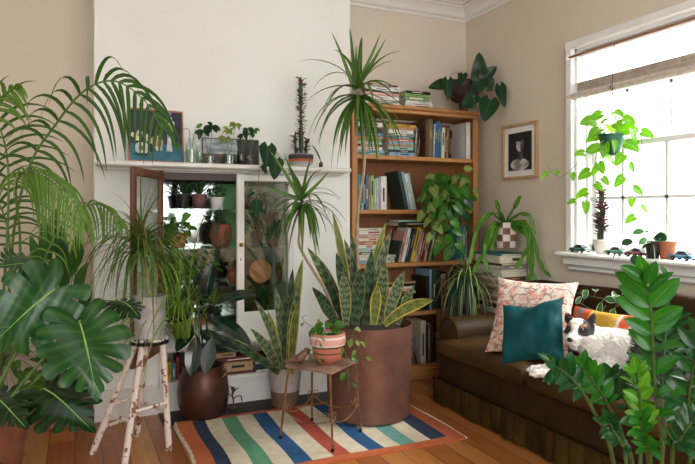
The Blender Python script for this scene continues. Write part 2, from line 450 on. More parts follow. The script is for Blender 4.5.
for z in (.60, .80, 1.06, 1.325):
    obj('glass_shelf', MB().box((xm, YF+.165, z), (CX1-CX0-.05, .29, .007)), m_gglass, cab, smooth=False)
SH = (.604, .804, 1.064, 1.329)
# right door: closed, white frame, clear pane
dr = obj('door', MB().box((1.025, YF-.035, .99), (.052, .028, 1.15), bev=.005).box((1.385, YF-.035, .99), (.04, .028, 1.15), bev=.005)
         .box((1.205, YF-.035, 1.54), (.33, .028, .045), bev=.005).box((1.205, YF-.035, .52), (.33, .028, .21), bev=.005), m_white, cab)
obj('pane', MB().box((1.205, YF-.033, 1.07), (.33, .004, .92)), GLASS('cabinet_glass', 'f2f8f5', 0, .35), dr, smooth=False)
obj('knob', MB().ball((1.025, YF-.07, 1.085), .014).tube([(1.025, YF-.05, 1.085), (1.025, YF-.06, 1.085)], .006), m_brass, dr)
obj('keyhole', MB().box((1.025, YF-.051, .985), (.006, .004, .014)), m_iron, dr, smooth=False)
# left door: swung open towards the room, bare brown wood inside
hx, hy = CX0+.01, YF-.03; fx, fy = .293, 3.63
dd = Vector((fx-hx, fy-hy, 0)); Ld = dd.length; dd.normalize(); ang = math.atan2(dd.y, dd.x)
def dpt(t, z): return Vector((hx, hy, 0))+dd*t+Vector((0, 0, z))
mb = MB()
for t in (.022, Ld-.022): mb.box(dpt(t, .99), (.045, .026, 1.15), rz=ang, bev=.004)
for z, h in ((1.54, .05), (.50, .17)): mb.box(dpt(Ld/2, z), (Ld-.08, .026, h), rz=ang, bev=.004)
dl = obj('door', mb, m_brownz, cab); dl['label'] = 'brown wooden door swung open'
obj('pane', MB().box(dpt(Ld/2, 1.05), (Ld-.08, .004, .94), rz=ang), GLASS('door_glass', 'f4f8f6', 0, .2), dl, smooth=False)
for z in (1.4, .6): obj('hinge', MB().tube([(hx, hy-.005, z-.03), (hx, hy-.005, z+.03)], .007), m_brass, dl)

# ================================================================ RUG
RX0, RX1, RY0, RY1 = .57, 2.05, 2.90, 3.84
m_rug = {}
def rugmat(n, a, b):
    t = NT(n); co = t.obco(); w = t.new('TexWave', bands_direction='Y'); w.inputs['Scale'].default_value = 90; w.inputs['Distortion'].default_value = 1; t.link(co, w.inputs[0])
    f = t.math('ADD', t.math('MULTIPLY', t.noise(co, 22, 5), .75), t.math('MULTIPLY', w.outputs[1], .2))
    t.set(Base_Color=t.ramp(f, [(.25, lin(a)), (.75, lin(b))]), Roughness=.95); t.bump(w.outputs[1], .35, .003); return t.mat
rm = [rugmat('rug_orange', 'c0683c', 'a95530'), rugmat('rug_navy', '1c2a40', '2b3c58'), rugmat('rug_cream', 'd9cfba', 'bfb39a'), rugmat('rug_green', '5f9a78', '4c8266'),
      rugmat('rug_blue', '1f5688', '174470'), rugmat('rug_red', 'b8503f', '9c3f32'), rugmat('rug_teal', '6fa49c', '568a86')]
def rug_z(x, y): return .011+.0022*math.sin(x*7+y*4)+.002*math.sin(y*11-x*3)
def wobx(x, y): return x+.006*math.sin(y*9+x*5)
def rsheet(mb, x0, x1, y0, y1, m):
    nx = max(2, int((x1-x0)/.05)); ny = max(2, int((y1-y0)/.06))
    mb.grid(lambda u, v: Vector((wobx(x0+(x1-x0)*u, y0+(y1-y0)*v), y0+(y1-y0)*v+.004*math.sin((x0+(x1-x0)*u)*6), rug_z(x0+(x1-x0)*u, y0+(y1-y0)*v))), nx, ny, m)
mb = MB(); B = .09
rsheet(mb, RX0, RX0+B, RY0, RY1, 0); rsheet(mb, RX1-B, RX1, RY0, RY1, 0); rsheet(mb, RX0+B, RX1-B, RY0, RY0+.06, 0); rsheet(mb, RX0+B, RX1-B, RY1-.04, RY1, 0)
seq = [1, 2, 3, 2, 4, 2, 5, 2, 4, 2, 6, 2, 1]; ws = [.75, 1, .95, 1, 1, 1.2, 1, 1.1, 1, 1, 1, 1, 1.1]
tot = sum(ws); x = RX0+B
for c_, w_ in zip(seq, ws):
    x2 = x+(RX1-RX0-2*B)*w_/tot; rsheet(mb, x, x2, RY0+.06, RY1-.04, c_); x = x2
for (xa, ya, xb, yb2) in ((RX0, RY0, RX1, RY0), (RX1, RY0, RX1, RY1), (RX1, RY1, RX0, RY1), (RX0, RY1, RX0, RY0)):
    n_ = 24; vs = []
    for i in range(n_+1):
        xx, yy = xa+(xb-xa)*i/n_, ya+(yb2-ya)*i/n_; p = Vector((wobx(xx, yy), yy+.004*math.sin(xx*6), rug_z(xx, yy))); vs += [p, Vector((p.x, p.y, .001))]
    mb.add(vs, [(2*i, 2*i+1, 2*i+3, 2*i+2) for i in range(n_)], None, 0)
rug = obj('striped_rug', mb, rm, None, at=((RX0+RX1)/2, (RY0+RY1)/2, 0)); tag(rug, 'orange-bordered flatweave rug with navy, cream, green, blue and red stripes', 'rug')
for xe in (RX0-.006, RX1+.006):
    mb = MB(); 
    pts = [Vector((wobx(xe, RY0+(RY1-RY0)*i/40)+.003*math.sin(i*2.1), RY0+(RY1-RY0)*i/40, .010)) for i in range(41)]
    mb.tube(pts, .006, 6)
    for i in range(0, 120):
        y_ = RY0+(RY1-RY0)*i/120; s_ = 1 if xe > 1 else -1; x_ = wobx(xe, y_)
        mb.tube([(x_, y_, .01), (x_+s_*.012, y_+rnd.uniform(-.004, .004), .004)], .0016, 3)
    obj('fringe', mb, rm[2], rug)

# ================================================================ BOOKCASE
KX0, KX1, KY0, KY1 = 1.875, 3.0, 4.10, 4.40
SZ = [.11, .53, .915, 1.325, 1.74]      # shelf tops
bc = thing('bookcase', 'oak bookcase filled with books in the alcove beside the chimney breast', 'bookcase', ((KX0+KX1)/2, (KY0+KY1)/2, 0))
mb = MB()
for s_ in (1, -1):
    xs = KX0 if s_ > 0 else KX1
    sp_ = obj('side_panel', MB().box((xs+s_*.014, (KY0+KY1)/2, 1.04), (.028, KY1-KY0, 2.08), bev=.002), m_oakz, bc)
    obj('edge_strip', MB().box((xs+s_*.02, KY0-.008, 1.07), (.045, .018, 1.99), bev=.004), m_oakz, sp_)
obj('back_panel', MB().box(((KX0+KX1)/2, KY1-.006, 1.05), (KX1-KX0-.04, .012, 2.0)), woodmat('oak_back', '96623a', '7c4e2b', 2, .6), bc, smooth=False)
obj('top_board', MB().box(((KX0+KX1)/2, (KY0+KY1)/2-.012, 2.112), (KX1-KX0+.03, KY1-KY0+.03, .03), bev=.008).box(((KX0+KX1)/2, (KY0+KY1)/2-.006, 2.083), (KX1-KX0+.01, KY1-KY0+.015, .03), bev=.006), m_oakx, bc)
for z in SZ: obj('shelf', MB().box(((KX0+KX1)/2, (KY0+KY1)/2, z-.016), (KX1-KX0-.05, KY1-KY0-.01, .032), bev=.003), m_oakx, bc)
obj('plinth', MB().box(((KX0+KX1)/2, KY0-.006, .04), (KX1-KX0, .022, .08), bev=.005), m_oakx, bc)

# ---- books
PALB = dict(cream=('e2dcc9', 'd2c9b2'), white=('e6e6e2', 'd6d6d0'), navy=('26304a', '1c2438'), blue=('3f78a8', '336690'), teal=('3f8e92', '35787c'), green=('7aa168', '668c56'),
  darkgreen=('2c4a3c', '22392f'), yellow=('d8b040', 'c49c30'), red=('a84038', '90342e'), orange=('cc7a4a', 'b8683a'), brown=('6a4a34', '54382a'), black=('26241f', '191815'), grey=('8f8e8a', '7c7b78'),
  pink=('d0a096', 'c08c84'), tan=('b89a74', 'a58862'), mint=('a9cdbf', '94bba9'), lilac=('a6a6c8', '9090b6'), skyblue=('8db4cc', '7aa2bc'), olive=('74704a', '625e3c'), maroon=('6c2c2e', '561f22'), lime=('9cc070', '8ab05c'))
def bookmat(c): return PM('cover_'+c, PALB[c][0], PALB[c][1], 30, .5, .05)
m_pages = PM('book_pages', 'e4dcc8', 'cfc5ac', 60, .9, .2, 200, stretch=(1, 1, 1))
m_foil = {'pale': PM('spine_pale_print', 'ece6d4', 'd8d0bc', 40, .6), 'dark': PM('spine_dark_print', '2a2826', '1a1817', 40, .6), 'gold': PM('spine_gold_print', 'c0a050', 'a88a40', 40, .4), 'redp': PM('spine_red_print', 'b04a3c', '983c30', 40, .6)}
def book(label, col, c, size, M, group=None, pr=None, cat='book'):
    """size = (thickness, depth, height); M rotates it; c is the middle of the foot of its spine-side block; spine looks along -Y of M"""
    t, d, h = size; c = Vector(c); cov = MB(); k = .0022
    def bx(mb, o, s): mb.box(c+M@Vector(o), s, M=M)
    bx(cov, (-t/2+k/2, 0, h/2), (k, d, h)); bx(cov, (t/2-k/2, 0, h/2), (k, d, h)); bx(cov, (0, -d/2+k/2, h/2), (t, k, h))
    rt = obj('book', cov, bookmat(col), None, at=c, smooth=False); tag(rt, label, cat, group)
    pg = MB(); bx(pg, (0, .0015, h/2), (t-2*k-.0004, d-.006, h-.006)); obj('pages', pg, m_pages, rt, smooth=False)
    if pr and t > .007:
        lb = MB(); w = t*.62
        r = rnd.random()
        bx(lb, (0, -d/2-.0004, h*(.62 if r < .5 else .45)), (w*(.25+.4*rnd.random()), .0012, h*(.2+.4*rnd.random())))
        obj('spine_print', lb, m_foil[pr], rt, smooth=False)
    return rt
I3 = Matrix.Identity(3)
def lean(a): return Matrix.Rotation(math.radians(a), 3, 'Y')          # positive: top leans to +X
def flat(yaw=0): return Matrix.Rotation(math.radians(yaw), 3, 'Z')@Matrix.Rotation(math.radians(90), 3, 'Y')   # lying, spine to the room; h runs along +X
ORD = ['first', 'second', 'third', 'fourth', 'fifth', 'sixth', 'seventh', 'eighth', 'ninth', 'tenth', 'eleventh', 'twelfth', 'thirteenth', 'fourteenth', 'fifteenth', 'sixteenth']
CN = dict(darkgreen='dark green', skyblue='sky blue', lime='lime green')
def cn(c): return CN.get(c, c)
def row(where, group, x, z, items, y0=None, front=KY0+.03):
    """upright books left to right: (colour, thickness, height, depth, lean, print)"""
    run = 0
    for i, it in enumerate(items):
        col, t, h, d, a, pr = it
        run = 0 if a == 0 else (run or a); a = run
        ar = math.radians(a); w_ = t/math.cos(ar)
        c = Vector((x+w_/2, front+d/2, z+.001+abs(math.sin(ar))*t/2)); x += w_+(.0025 if a else .001)
        hh = 'tall' if h > .27 else ('short' if h < .2 else '')
        th = 'thick' if t > .032 else ('slim' if t < .013 else '')
        st = 'leaning' if a else 'upright'
        book(' '.join(f"{hh} {th} {cn(col)} {st} book, {ORD[i]} from left, {where}".split()), col, c, (t, d, h), lean(a), group, pr)
    return x
def pile(where, group, x, y, z, items, rest=''):
    """lying books bottom to top: (colour, thickness, length, depth, yaw, print); x,y = left end / spine front"""
    n = len(items)
    for i, it in enumerate(items):
        col, t, h, d, yaw, pr = it
        pos = 'bottom' if i == 0 else ('top' if i == n-1 else ORD[i]+' from bottom')
        M = flat(yaw); c = Vector((x+rnd.uniform(-.006, .006), y+d/2+rnd.uniform(0, .012), z+t/2+.0006)); z += t+.0008
        book(' '.join(f"{cn(col)} book, {pos} of {where}".split()), col, c, (t, d, h), M, group, pr)
    return z
R_ = rnd.uniform
# on top of the bookcase
ZT = 2.127
pile('the taller stack on top of the bookcase', 'books stacked on top of the bookcase', 1.99, 4.10, ZT,
     [('white', .016, .30, .22, 0, 'dark'), ('grey', .02, .30, .22, 1, 'pale'), ('white', .028, .29, .22, 1, 'redp'), ('pink', .022, .29, .22, -1, 'pale'), ('black', .014, .28, .22, 0, 'pale'), ('white', .02, .29, .22, 1, 'dark'), ('white', .012, .30, .21, -2, 'dark'), ('maroon', .016, .28, .21, 1, 'pale')])
pile('the shorter stack on top of the bookcase', 'books stacked on top of the bookcase', 2.34, 4.11, ZT,
     [('cream', .016, .25, .2, 0, 'dark'), ('white', .018, .25, .2, -1, 'redp'), ('white', .014, .24, .2, 1, 'dark'), ('green', .034, .22, .18, 0, 'pale'), ('lime', .02, .22, .18, 1, 'dark'), ('black', .02, .22, .18, -1, 'pale')])
S5, S4, S3, S2, S1 = SZ[4], SZ[3], SZ[2], SZ[1], SZ[0]
W1 = 'the left pile on the top shelf'; G1 = 'books on the top shelf'
pile(W1, G1, 1.93, KY0+.03, S5, [('teal', .02, .24, .17, 0, 'pale'), ('skyblue', .018, .24, .17, 1, 'dark'), ('cream', .025, .22, .16, 0, 'redp'), ('maroon', .016, .22, .16, -1, 'pale'), ('mint', .02, .22, .16, 1, None), ('green', .02, .22, .16, 0, 'dark'), ('orange', .018, .23, .17, 0, 'pale'), ('blue', .03, .23, .17, -1, 'pale'), ('black', .026, .22, .17, 0, 'gold'), ('brown', .016, .23, .17, 1, None), ('white', .034, .23, .17, 0, 'dark')])
pile('the right pile on the top shelf', G1, 2.20, KY0+.02, S5, [('skyblue', .03, .22, .16, 0, 'dark'), ('navy', .018, .22, .16, 1, 'pale'), ('mint', .024, .22, .16, 0, 'dark'), ('tan', .018, .22, .16, -1, None), ('skyblue', .02, .22, .16, 1, 'redp'), ('orange', .02, .22, .16, 0, 'pale'), ('teal', .018, .21, .16, 0, 'pale'), ('grey', .022, .22, .16, -1, 'pale'), ('white', .028, .22, .16, 1, 'dark'), ('orange', .018, .23, .17, 0, 'pale'), ('yellow', .024, .24, .17, 0, 'dark')])
row('top shelf beside the piles', G1, 2.43, S5, [('grey', .016, .235, .17, 3, 'pale'), ('tan', .010, .225, .17, 5, 'dark'), ('black', .012, .19, .16, 6, 'pale')])
row('right half of top shelf', G1, 2.53, S5, [('brown', .03, .30, .22, 0, None), ('olive', .036, .305, .23, 0, 'gold'), ('lilac', .02, .27, .2, 2, 'pale'), ('blue', .016, .29, .2, 2, 'pale'), ('blue', .018, .29, .2, 3, 'pale'), ('teal', .016, .28, .2, 3, 'pale'), ('cream', .03, .245, .18, 7, 'dark'), ('brown', .014, .24, .18, 8, 'pale'), ('tan', .014, .24, .18, 8, 'dark'), ('brown', .012, .235, .18, 8, 'gold'), ('black', .016, .225, .18, 9, 'pale')])
row('far right end of top shelf', G1, 2.915, S5, [('white', .045, .30, .24, 0, None)])
G2 = 'books on the second shelf'
xe = row('second shelf, upright row', G2, 1.925, S4, [('darkgreen', .012, .27, .18, 0, 'pale'), ('teal', .03, .265, .18, 0, 'pale'), ('mint', .02, .26, .18, 0, 'dark'), ('navy', .014, .26, .18, 0, 'pale'), ('blue', .022, .265, .18, 0, 'pale'), ('tan', .018, .25, .18, 0, 'dark'), ('lime', .028, .26, .18, 0, 'dark'), ('mint', .022, .235, .17, 0, 'pale'), ('cream', .016, .24, .17, 0, None), ('lilac', .018, .25, .17, 0, 'pale'), ('white', .048, .255, .19, 0, 'dark')])
row('second shelf, slanting row', G2, xe+.16, S4, [('darkgreen', .03, .305, .2, -13, None), ('skyblue', .022, .30, .2, -13, 'pale'), ('white', .02, .285, .19, -14, 'dark'), ('mint', .022, .29, .19, -15, 'pale'), ('brown', .010, .24, .18, -16, None)])
G3 = 'books on the third shelf'
pile('the left pile on the third shelf', G3, 1.925, KY0+.03, S3, [('skyblue', .024, .26, .18, 0, 'dark'), ('white', .026, .27, .18, 1, 'dark'), ('cream', .02, .24, .17, 0, 'redp'), ('black', .014, .24, .17, 0, 'pale'), ('mint', .026, .25, .17, -1, 'dark'), ('white', .03, .24, .17, 0, 'redp'), ('orange', .022, .24, .17, 1, 'pale'), ('cream', .03, .24, .17, 0, 'redp'), ('pink', .02, .25, .17, -1, 'pale'), ('white', .034, .24, .17, 0, 'redp'), ('cream', .016, .24, .17, 1, 'dark')])
pile('the low pile on the third shelf', G3, 2.2, KY0+.05, S3, [('cream', .02, .07, .17, 0, 'dark'), ('grey', .02, .07, .17, 0, 'pale'), ('white', .018, .07, .17, 1, 'dark')])
row('third shelf, slanting row', G3, 2.265, S3, [('darkgreen', .016, .17, .16, 14, None), ('pink', .022, .245, .17, 13, 'dark'), ('white', .03, .27, .18, 13, 'dark'), ('navy', .014, .25, .18, 14, 'pale'), ('navy', .03, .265, .18, 14, 'gold'), ('yellow', .034, .275, .19, 14, 'dark'), ('cream', .014, .26, .18, 15, 'redp'), ('pink', .018, .24, .17, 15, 'pale'), ('red', .022, .245, .17, 16, 'pale'), ('brown', .014, .235, .17, 16, 'pale'), ('pink', .022, .23, .17, 16, 'dark'), ('maroon', .014, .225, .17, 17, None), ('green', .024, .24, .18, 17, 'pale'), ('darkgreen', .02, .24, .18, 17, None)])
pile('the pair lying atop third shelf', G3, 2.30, KY0+.04, S3+.283, [('black', .03, .36, .2, 0, 'pale'), ('mint', .018, .2, .16, 0, 'dark')])
row('right end of third shelf', G3, 2.86, S3, [('teal', .022, .27, .18, 0, 'pale'), ('blue', .026, .28, .18, 0, 'pale'), ('skyblue', .016, .26, .18, 0, 'dark')])
G4 = 'books on the fourth shelf'
pile('the left pile on the fourth shelf', G4, 1.93, KY0+.03, S2, [('grey', .03, .25, .17, 0, 'pale'), ('brown', .03, .24, .17, 1, None), ('cream', .028, .24, .17, 0, 'dark'), ('tan', .03, .25, .17, 0, None), ('pink', .02, .25, .17, 1, 'dark'), ('black', .03, .25, .17, 0, 'pale')])
pile('the middle pile on the fourth shelf', G4, 2.2, KY0+.03, S2, [('black', .022, .24, .17, 0, 'gold'), ('brown', .026, .24, .17, 1, None), ('navy', .02, .24, .17, 0, 'pale'), ('teal', .026, .22, .16, 0, None), ('green', .022, .22, .16, 0, 'pale'), ('black', .018, .22, .16, 1, None), ('tan', .02, .24, .17, 0, 'dark'), ('pink', .02, .22, .16, 0, None), ('cream', .016, .22, .16, -1, 'dark'), ('black', .02, .24, .17, 0, 'pale'), ('tan', .016, .25, .17, 0, 'dark')])
row('fourth shelf beside the piles', G4, 2.53, S2, [('black', .035, .27, .2, 0, None), ('skyblue', .022, .32, .22, 0, None), ('darkgreen', .045, .33, .22, 0, 'pale'), ('black', .04, .30, .2, 0, None), ('tan', .04, .28, .2, 0, 'dark'), ('maroon', .03, .27, .18, 0, 'gold'), ('black', .04, .29, .2, 0, None)])
G5 = 'books on the bottom shelf'
row('bottom shelf behind the copper planter', G5, 1.98, S1, [('brown', .03, .28, .2, -9, None), ('grey', .03, .27, .2, -9, 'pale'), ('darkgreen', .03, .29, .2, -10, None), ('navy', .03, .28, .2, -10, 'pale')])
row('bottom shelf, middle row', G5, 2.29, S1, [('grey', .016, .27, .2, -13, None), ('grey', .012, .28, .2, -13, None), ('blue', .03, .30, .22, -13, 'pale'), ('black', .02, .30, .21, -12, 'pale'), ('darkgreen', .02, .30, .21, -12, 'pale'), ('grey', .014, .30, .21, -11, None), ('olive', .02, .30, .21, -10, 'pale'), ('maroon', .014, .305, .21, -9, 'pale'), ('grey', .022, .30, .21, -6, None), ('cream', .05, .335, .22, 0, 'dark'), ('black', .016, .30, .2, 0, None), ('grey', .02, .31, .2, 0, 'pale'), ('brown', .03, .29, .2, 0, None)])
pile('pile at right of bottom shelf', G5, 2.72, KY0+.03, S1, [('grey', .03, .24, .17, 0, None), ('brown', .03, .24, .17, 0, None), ('cream', .02, .24, .17, 3, 'dark'), ('tan', .03, .24, .17, 0, None), ('grey', .03, .24, .17, 0, 'pale'), ('cream', .02, .25, .17, -3, None), ('tan', .03, .24, .17, 2, 'dark')])
# books inside the foot of the display cabinet
GC = 'books in the lower opening of the display cabinet'
pile('brown pile low in display cabinet', GC, .86, YF-.0, .195, [('maroon', .016, .30, .22, 0, None), ('tan', .07, .27, .2, 0, 'dark'), ('maroon', .03, .27, .2, 1, 'pale'), ('tan', .035, .15, .14, 0, 'dark')])
pile('grey pile low in display cabinet', GC, 1.145, YF+.0, .195, [('white', .014, .22, .2, 0, None), ('navy', .035, .20, .2, 0, 'pale'), ('lilac', .03, .18, .19, 1, 'dark'), ('navy', .02, .2, .19, 0, 'pale')])
row('lower left corner of display cabinet', GC, .53, .195, [('orange', .022, .16, .14, 0, 'pale'), ('yellow', .026, .12, .14, 0, 'dark'), ('teal', .03, .11, .14, 0, 'pale'), ('red', .02, .15, .14, 0, None), ('black', .03, .17, .14, 0, None)], front=YF+.02)

# ================================================================ CORNER DRAWER BOX, ITS STACK
DX0, DX1, DY0, DY1, DZ = 2.56, 3.09, 3.645, 4.03, .56
db = thing('drawer_box', 'small wooden card-drawer chest standing between bookcase and sofa', 'drawer chest', ((DX0+DX1)/2, (DY0+DY1)/2, 0))
mb = MB(); dw, dd_, dh = DX1-DX0, DY1-DY0, .30
xc_, yc_ = (DX0+DX1)/2, (DY0+DY1)/2
mb.box((xc_, yc_, DZ-.01), (dw, dd_, .02), bev=.004); mb.box((xc_, yc_+.01, DZ-.16), (dw-.01, dd_-.03, .28)); mb.box((xc_, yc_, DZ-.30), (dw, dd_, .02), bev=.003)
for sx in (-1, 1):
    for sy in (-1, 1): mb.box((xc_+sx*(dw/2-.025), yc_+sy*(dd_/2-.025), .155), (.035, .035, .31), bev=.004)
obj('body', mb, m_drawer, db)
for i in range(2):
    for j in range(2):
        fx_ = DX0+.135+i*.26; fz = DZ-.085-j*.14
        d_ = obj('drawer', MB().box((fx_, DY0-.001, fz), (.235, .02, .12), bev=.004), m_drawer, db)
        obj('label_holder', MB().box((fx_, DY0-.014, fz+.015), (.07, .006, .035)).box((fx_, DY0-.018, fz-.025), (.03, .012, .008)), m_brass, d_, smooth=False)
STK = ('the stack on the wooden drawer chest', 'books stacked beside the sofa', 2.85, 3.60, DZ, [
('white', 0.034, 0.24, 0.32, -3, 'pale'), ('black', 0.032, 0.24, 0.32, -2, 'pale'), ('cream', 0.018, 0.22, 0.31, 0, None), ('pink', 0.028, 0.22, 0.31, -1, 'dark'), ('brown', 0.026, 0.22, 0.31, 2, None), ('cream', 0.016, 0.22, 0.31, 0, None), ('tan', 0.034, 0.22, 0.31, -2, None), ('grey', 0.018, 0.21, 0.3, 1, None), ('pink', 0.024, 0.21, 0.3, 0, None), ('brown', 0.028, 0.23, 0.31, -2, 'gold'), ('white', 0.03, 0.23, 0.32, 0, 'dark'), ('white', 0.024, 0.23, 0.32, 1, 'pale'), ('grey', 0.03, 0.23, 0.32, -2, 'pale'), ('brown', 0.014, 0.23, 0.32, 0, None), ('cream', 0.055, 0.24, 0.33, -2, None), ('teal', 0.014, 0.24, 0.34, 0, None)])
wh, gp, x0s, y0s, z, items = STK
for i, (col, t, h, d, yaw, pr) in enumerate(items):
    pos = 'bottom' if i == 0 else ('top' if i == len(items)-1 else ORD[i]+' from bottom')
    if i % 5 in (0, 1, 3) : M = flat(-90+yaw); c = Vector((x0s+h/2+rnd.uniform(-.005, .012), y0s+d, z+t/2+.0006)); sz_ = (t, h, d)
    else: M = flat(yaw); c = Vector((x0s+rnd.uniform(-.006, .006), y0s+d/2+rnd.uniform(0, .012), z+t/2+.0006)); sz_ = (t, d, h)
    book(f"{cn(col)} book, {pos} of {wh}", col, c, sz_, M, gp, pr or ('dark' if col in ('cream', 'tan', 'white') else None)); z += t+.0008

# ================================================================ BLIND
bl = thing('venetian_blind', 'white slatted blind half raised over the window top', 'blind', (XW, (WY0+WY1)/2, WZ1-.03))
LK = 1.0
m_slat = LEAF('blind_slat', 'ffffff', 'ffffff', rough=.5, trans=.6, spec=.3)
LK = .62
obj('head_rail', MB().box((XW+.03, (WY0+WY1)/2, WZ1-.045), (.05, WY1-WY0-.06, .035), bev=.006), m_winw, bl)
zs = [WZ1-.085-.036*i for i in range(6)]
mb = MB()
for z in zs: mb.box((XW+.03, (WY0+WY1)/2, z), (.05, WY1-WY0-.07, .003), M=Matrix.Rotation(math.radians(58), 3, 'Y'))
obj('slats', mb, m_slat, bl, smooth=False)
m_lin = PM('blind_stack_linen', 'd6cabd', 'c4b7a9', 30, .8, .1)
mb = MB()
for k in range(8): mb.box((XW+.015+.004*math.sin(k*2.1), (WY0+WY1)/2, 2.182-.008*k), (.05, WY1-WY0-.06, .0078), bev=.003)
obj('gathered_slats', mb, m_lin, bl)
obj('bottom_rail', MB().tube([(XW-.015, WY0+.02, 2.095), (XW-.015, WY1+.035, 2.095)], .024, 10), m_lin, bl)
for y in (2.95, 2.3, 1.75): obj('cord', MB().tube([(XW+.0, y, WZ1-.06), (XW+.0, y, 2.1)], .0015, 5), m_winw, bl)
rod = thing('hanging_rod', 'thin brown wooden rod across the top of the window', 'rod', (XW-.03, (WY0+WY1)/2, 2.355))
obj('pole', MB().tube([(XW-.045, WY0-.0, 2.36), (XW-.045, WY1-.0, 2.36)], .0085, 10), woodmat('rod_wood', '9a6a4a', '7e5238', 1), rod)
for y in (WY0-.01, WY1+.01): obj('bracket', MB().box((XW-.04, y, 2.36), (.05, .012, .03)), m_winw, rod, smooth=False)

# ================================================================ FRAMED PHOTOGRAPH ON THE WALL
pf = thing('framed_photograph', 'black and white portrait in a pale wooden frame on the wall', 'picture', (XW, 3.70, 1.775))
y0_, y1_, z0_, z1_ = 3.505, 3.90, 1.56, 1.985; fw_ = .022; fx_ = XW-.012
mb = MB()
mb.box((fx_, (y0_+y1_)/2, z1_-fw_/2), (.024, y1_-y0_, fw_), bev=.002); mb.box((fx_, (y0_+y1_)/2, z0_+fw_/2), (.024, y1_-y0_, fw_), bev=.002)
mb.box((fx_, y0_+fw_/2, (z0_+z1_)/2), (.024, fw_, z1_-z0_-2*fw_), bev=.002); mb.box((fx_, y1_-fw_/2, (z0_+z1_)/2), (.024, fw_, z1_-z0_-2*fw_), bev=.002)
obj('frame', mb, woodmat('frame_wood', 'c9a77c', 'b08c62', 2), pf)
obj('mat', MB().box((XW-.006, (y0_+y1_)/2, (z0_+z1_)/2), (.006, y1_-y0_-.03, z1_-z0_-.03)), PM('mat_board', 'f0efec', 'e6e5e2', 4, .9), pf, smooth=False)
m_phd = PM('photo_dark', '1b1a1a', '2c2b2b', 9, .5); m_phl = PM('photo_light', 'cfcdca', '8a8886', 14, .5, lo=.45, hi=.6); m_phm = PM('photo_mid', '6a6866', '3c3b3b', 20, .5)
ph = obj('photograph', MB().box((XW-.0105, (y0_+y1_)/2, (z0_+z1_)/2), (.003, .265, .29)), m_phd, pf, smooth=False)
yc_, zc_ = (y0_+y1_)/2, (z0_+z1_)/2
def disc(y, z, ry, rz, m, nm, x=XW-.0125, a=0, n=20):
    pts = [Vector((x, y+math.cos(2*PI*i/n)*ry*math.cos(a)-math.sin(2*PI*i/n)*rz*math.sin(a), z+math.cos(2*PI*i/n)*ry*math.sin(a)+math.sin(2*PI*i/n)*rz*math.cos(a))) for i in range(n)]
    obj(nm, MB().poly(pts, (-1, 0, 0), .0008), m, ph, smooth=False)
disc(yc_-.0, zc_-.10, .105, .045, m_phl, 'shirt'); disc(yc_-.01, zc_-.02, .026, .055, m_phm, 'neck', XW-.0134)
disc(yc_-.005, zc_+.055, .043, .058, m_phl, 'face', XW-.0142); disc(yc_-.005, zc_+.098, .05, .026, m_phd, 'hair', XW-.015, .2); disc(yc_-.03, zc_+.045, .018, .045, m_phm, 'cheek', XW-.0155, .2)
# ================================================================ SOFA
m_velvet = PM('sofa_velvet', '3a2912', '281a0a', 5, .7, .1, 60, spec=.15, lo=.3, hi=.7)
m_velvet2 = PM('sofa_cushion_velvet', '4c3616', '30200c', 4, .55, .12, 50, spec=.22, lo=.3, hi=.7)
m_skirt = PM('sofa_skirt_fabric', '443312', '2c200b', 6, .85, .1, 60, spec=.1)
def cushion_mesh(mb, M, w, h, th, nu=24, nv=24, dent=0, seed=0, pinch=.10, m=0):
    """pillow: M places the local frame (x width, y height, z thickness)"""
    rr = random.Random(seed); a1, a2 = rr.uniform(0, 6), rr.uniform(0, 6)
    for sgn in (1, -1):
        def f(u, v):
            a = u*2-1; b = v*2-1
            ex = 1-pinch*(1-abs(b)**2.5)*abs(a)**3; ey = 1-pinch*(1-abs(a)**2.5)*abs(b)**3
            bulge = ((1-a**4)*(1-b**4))**.55
            nv_ = noise.noise(Vector((a*1.6+seed*7, b*1.6, sgn)))*.022+abs(noise.noise(Vector((a*3+seed*3, b*2.2+5, sgn))))*-.018; z = sgn*th/2*bulge + nv_*bulge**.5 - dent*math.exp(-((a*2)**2+(b-.9)**2*4))*(.5 if sgn > 0 else 0)
            y = b*h/2*ey - dent*math.exp(-(a*2.2)**2)*max(0, b)**2
            return M@Vector((a*w/2*ex, y, z))
        g = MB(); g.grid(f, nu, nv)
        if sgn < 0: g.f = [tuple(reversed(q)) for q in g.f]
        mb.add(g.v, g.f, g.uv, m)
def cbox(mb, c, d, r, nx=14, ny=14, nz=6, puff=0, M=None):
    """soft rounded box with a puffed top"""
    c = Vector(c); hx, hy, hz = d[0]/2, d[1]/2, d[2]/2
    b = bmesh.new(); bmesh.ops.create_cube(b, size=2)
    bmesh.ops.subdivide_edges(b, edges=b.edges[:], cuts=9, use_grid_fill=True)
    vs = []
    for v in b.verts:
        p = Vector((v.co.x*hx, v.co.y*hy, v.co.z*hz))
        q = Vector((max(-hx+r, min(hx-r, p.x)), max(-hy+r, min(hy-r, p.y)), max(-hz+r, min(hz-r, p.z))))
        e = p-q
        if e.length > 1e-6: e = e.normalized()*min(r, e.length)
        p2 = q+e
        if puff: 
            k = (1-(p.x/hx)**2)*(1-(p.y/hy)**2); p2.z += (puff*k if p.z > 0 else -puff*.2*k)*(abs(p.z)/hz) + .004*math.sin(p.x*14+p.y*9)*(p.z > 0)
        vs.append(c+(M@p2 if M is not None else p2))
    fs = [tuple(v.index for v in f.verts) for f in b.faces]; b.free()
    mb.add(vs, fs)
SX0, SX1, SY0, SY1 = 2.27, 3.09, 1.50, 3.59
sofa = thing('sofa', 'brown velvet two-seat sofa with rolled arms and pleated skirt under the window', 'sofa', ((SX0+SX1)/2, (SY0+SY1)/2, 0))
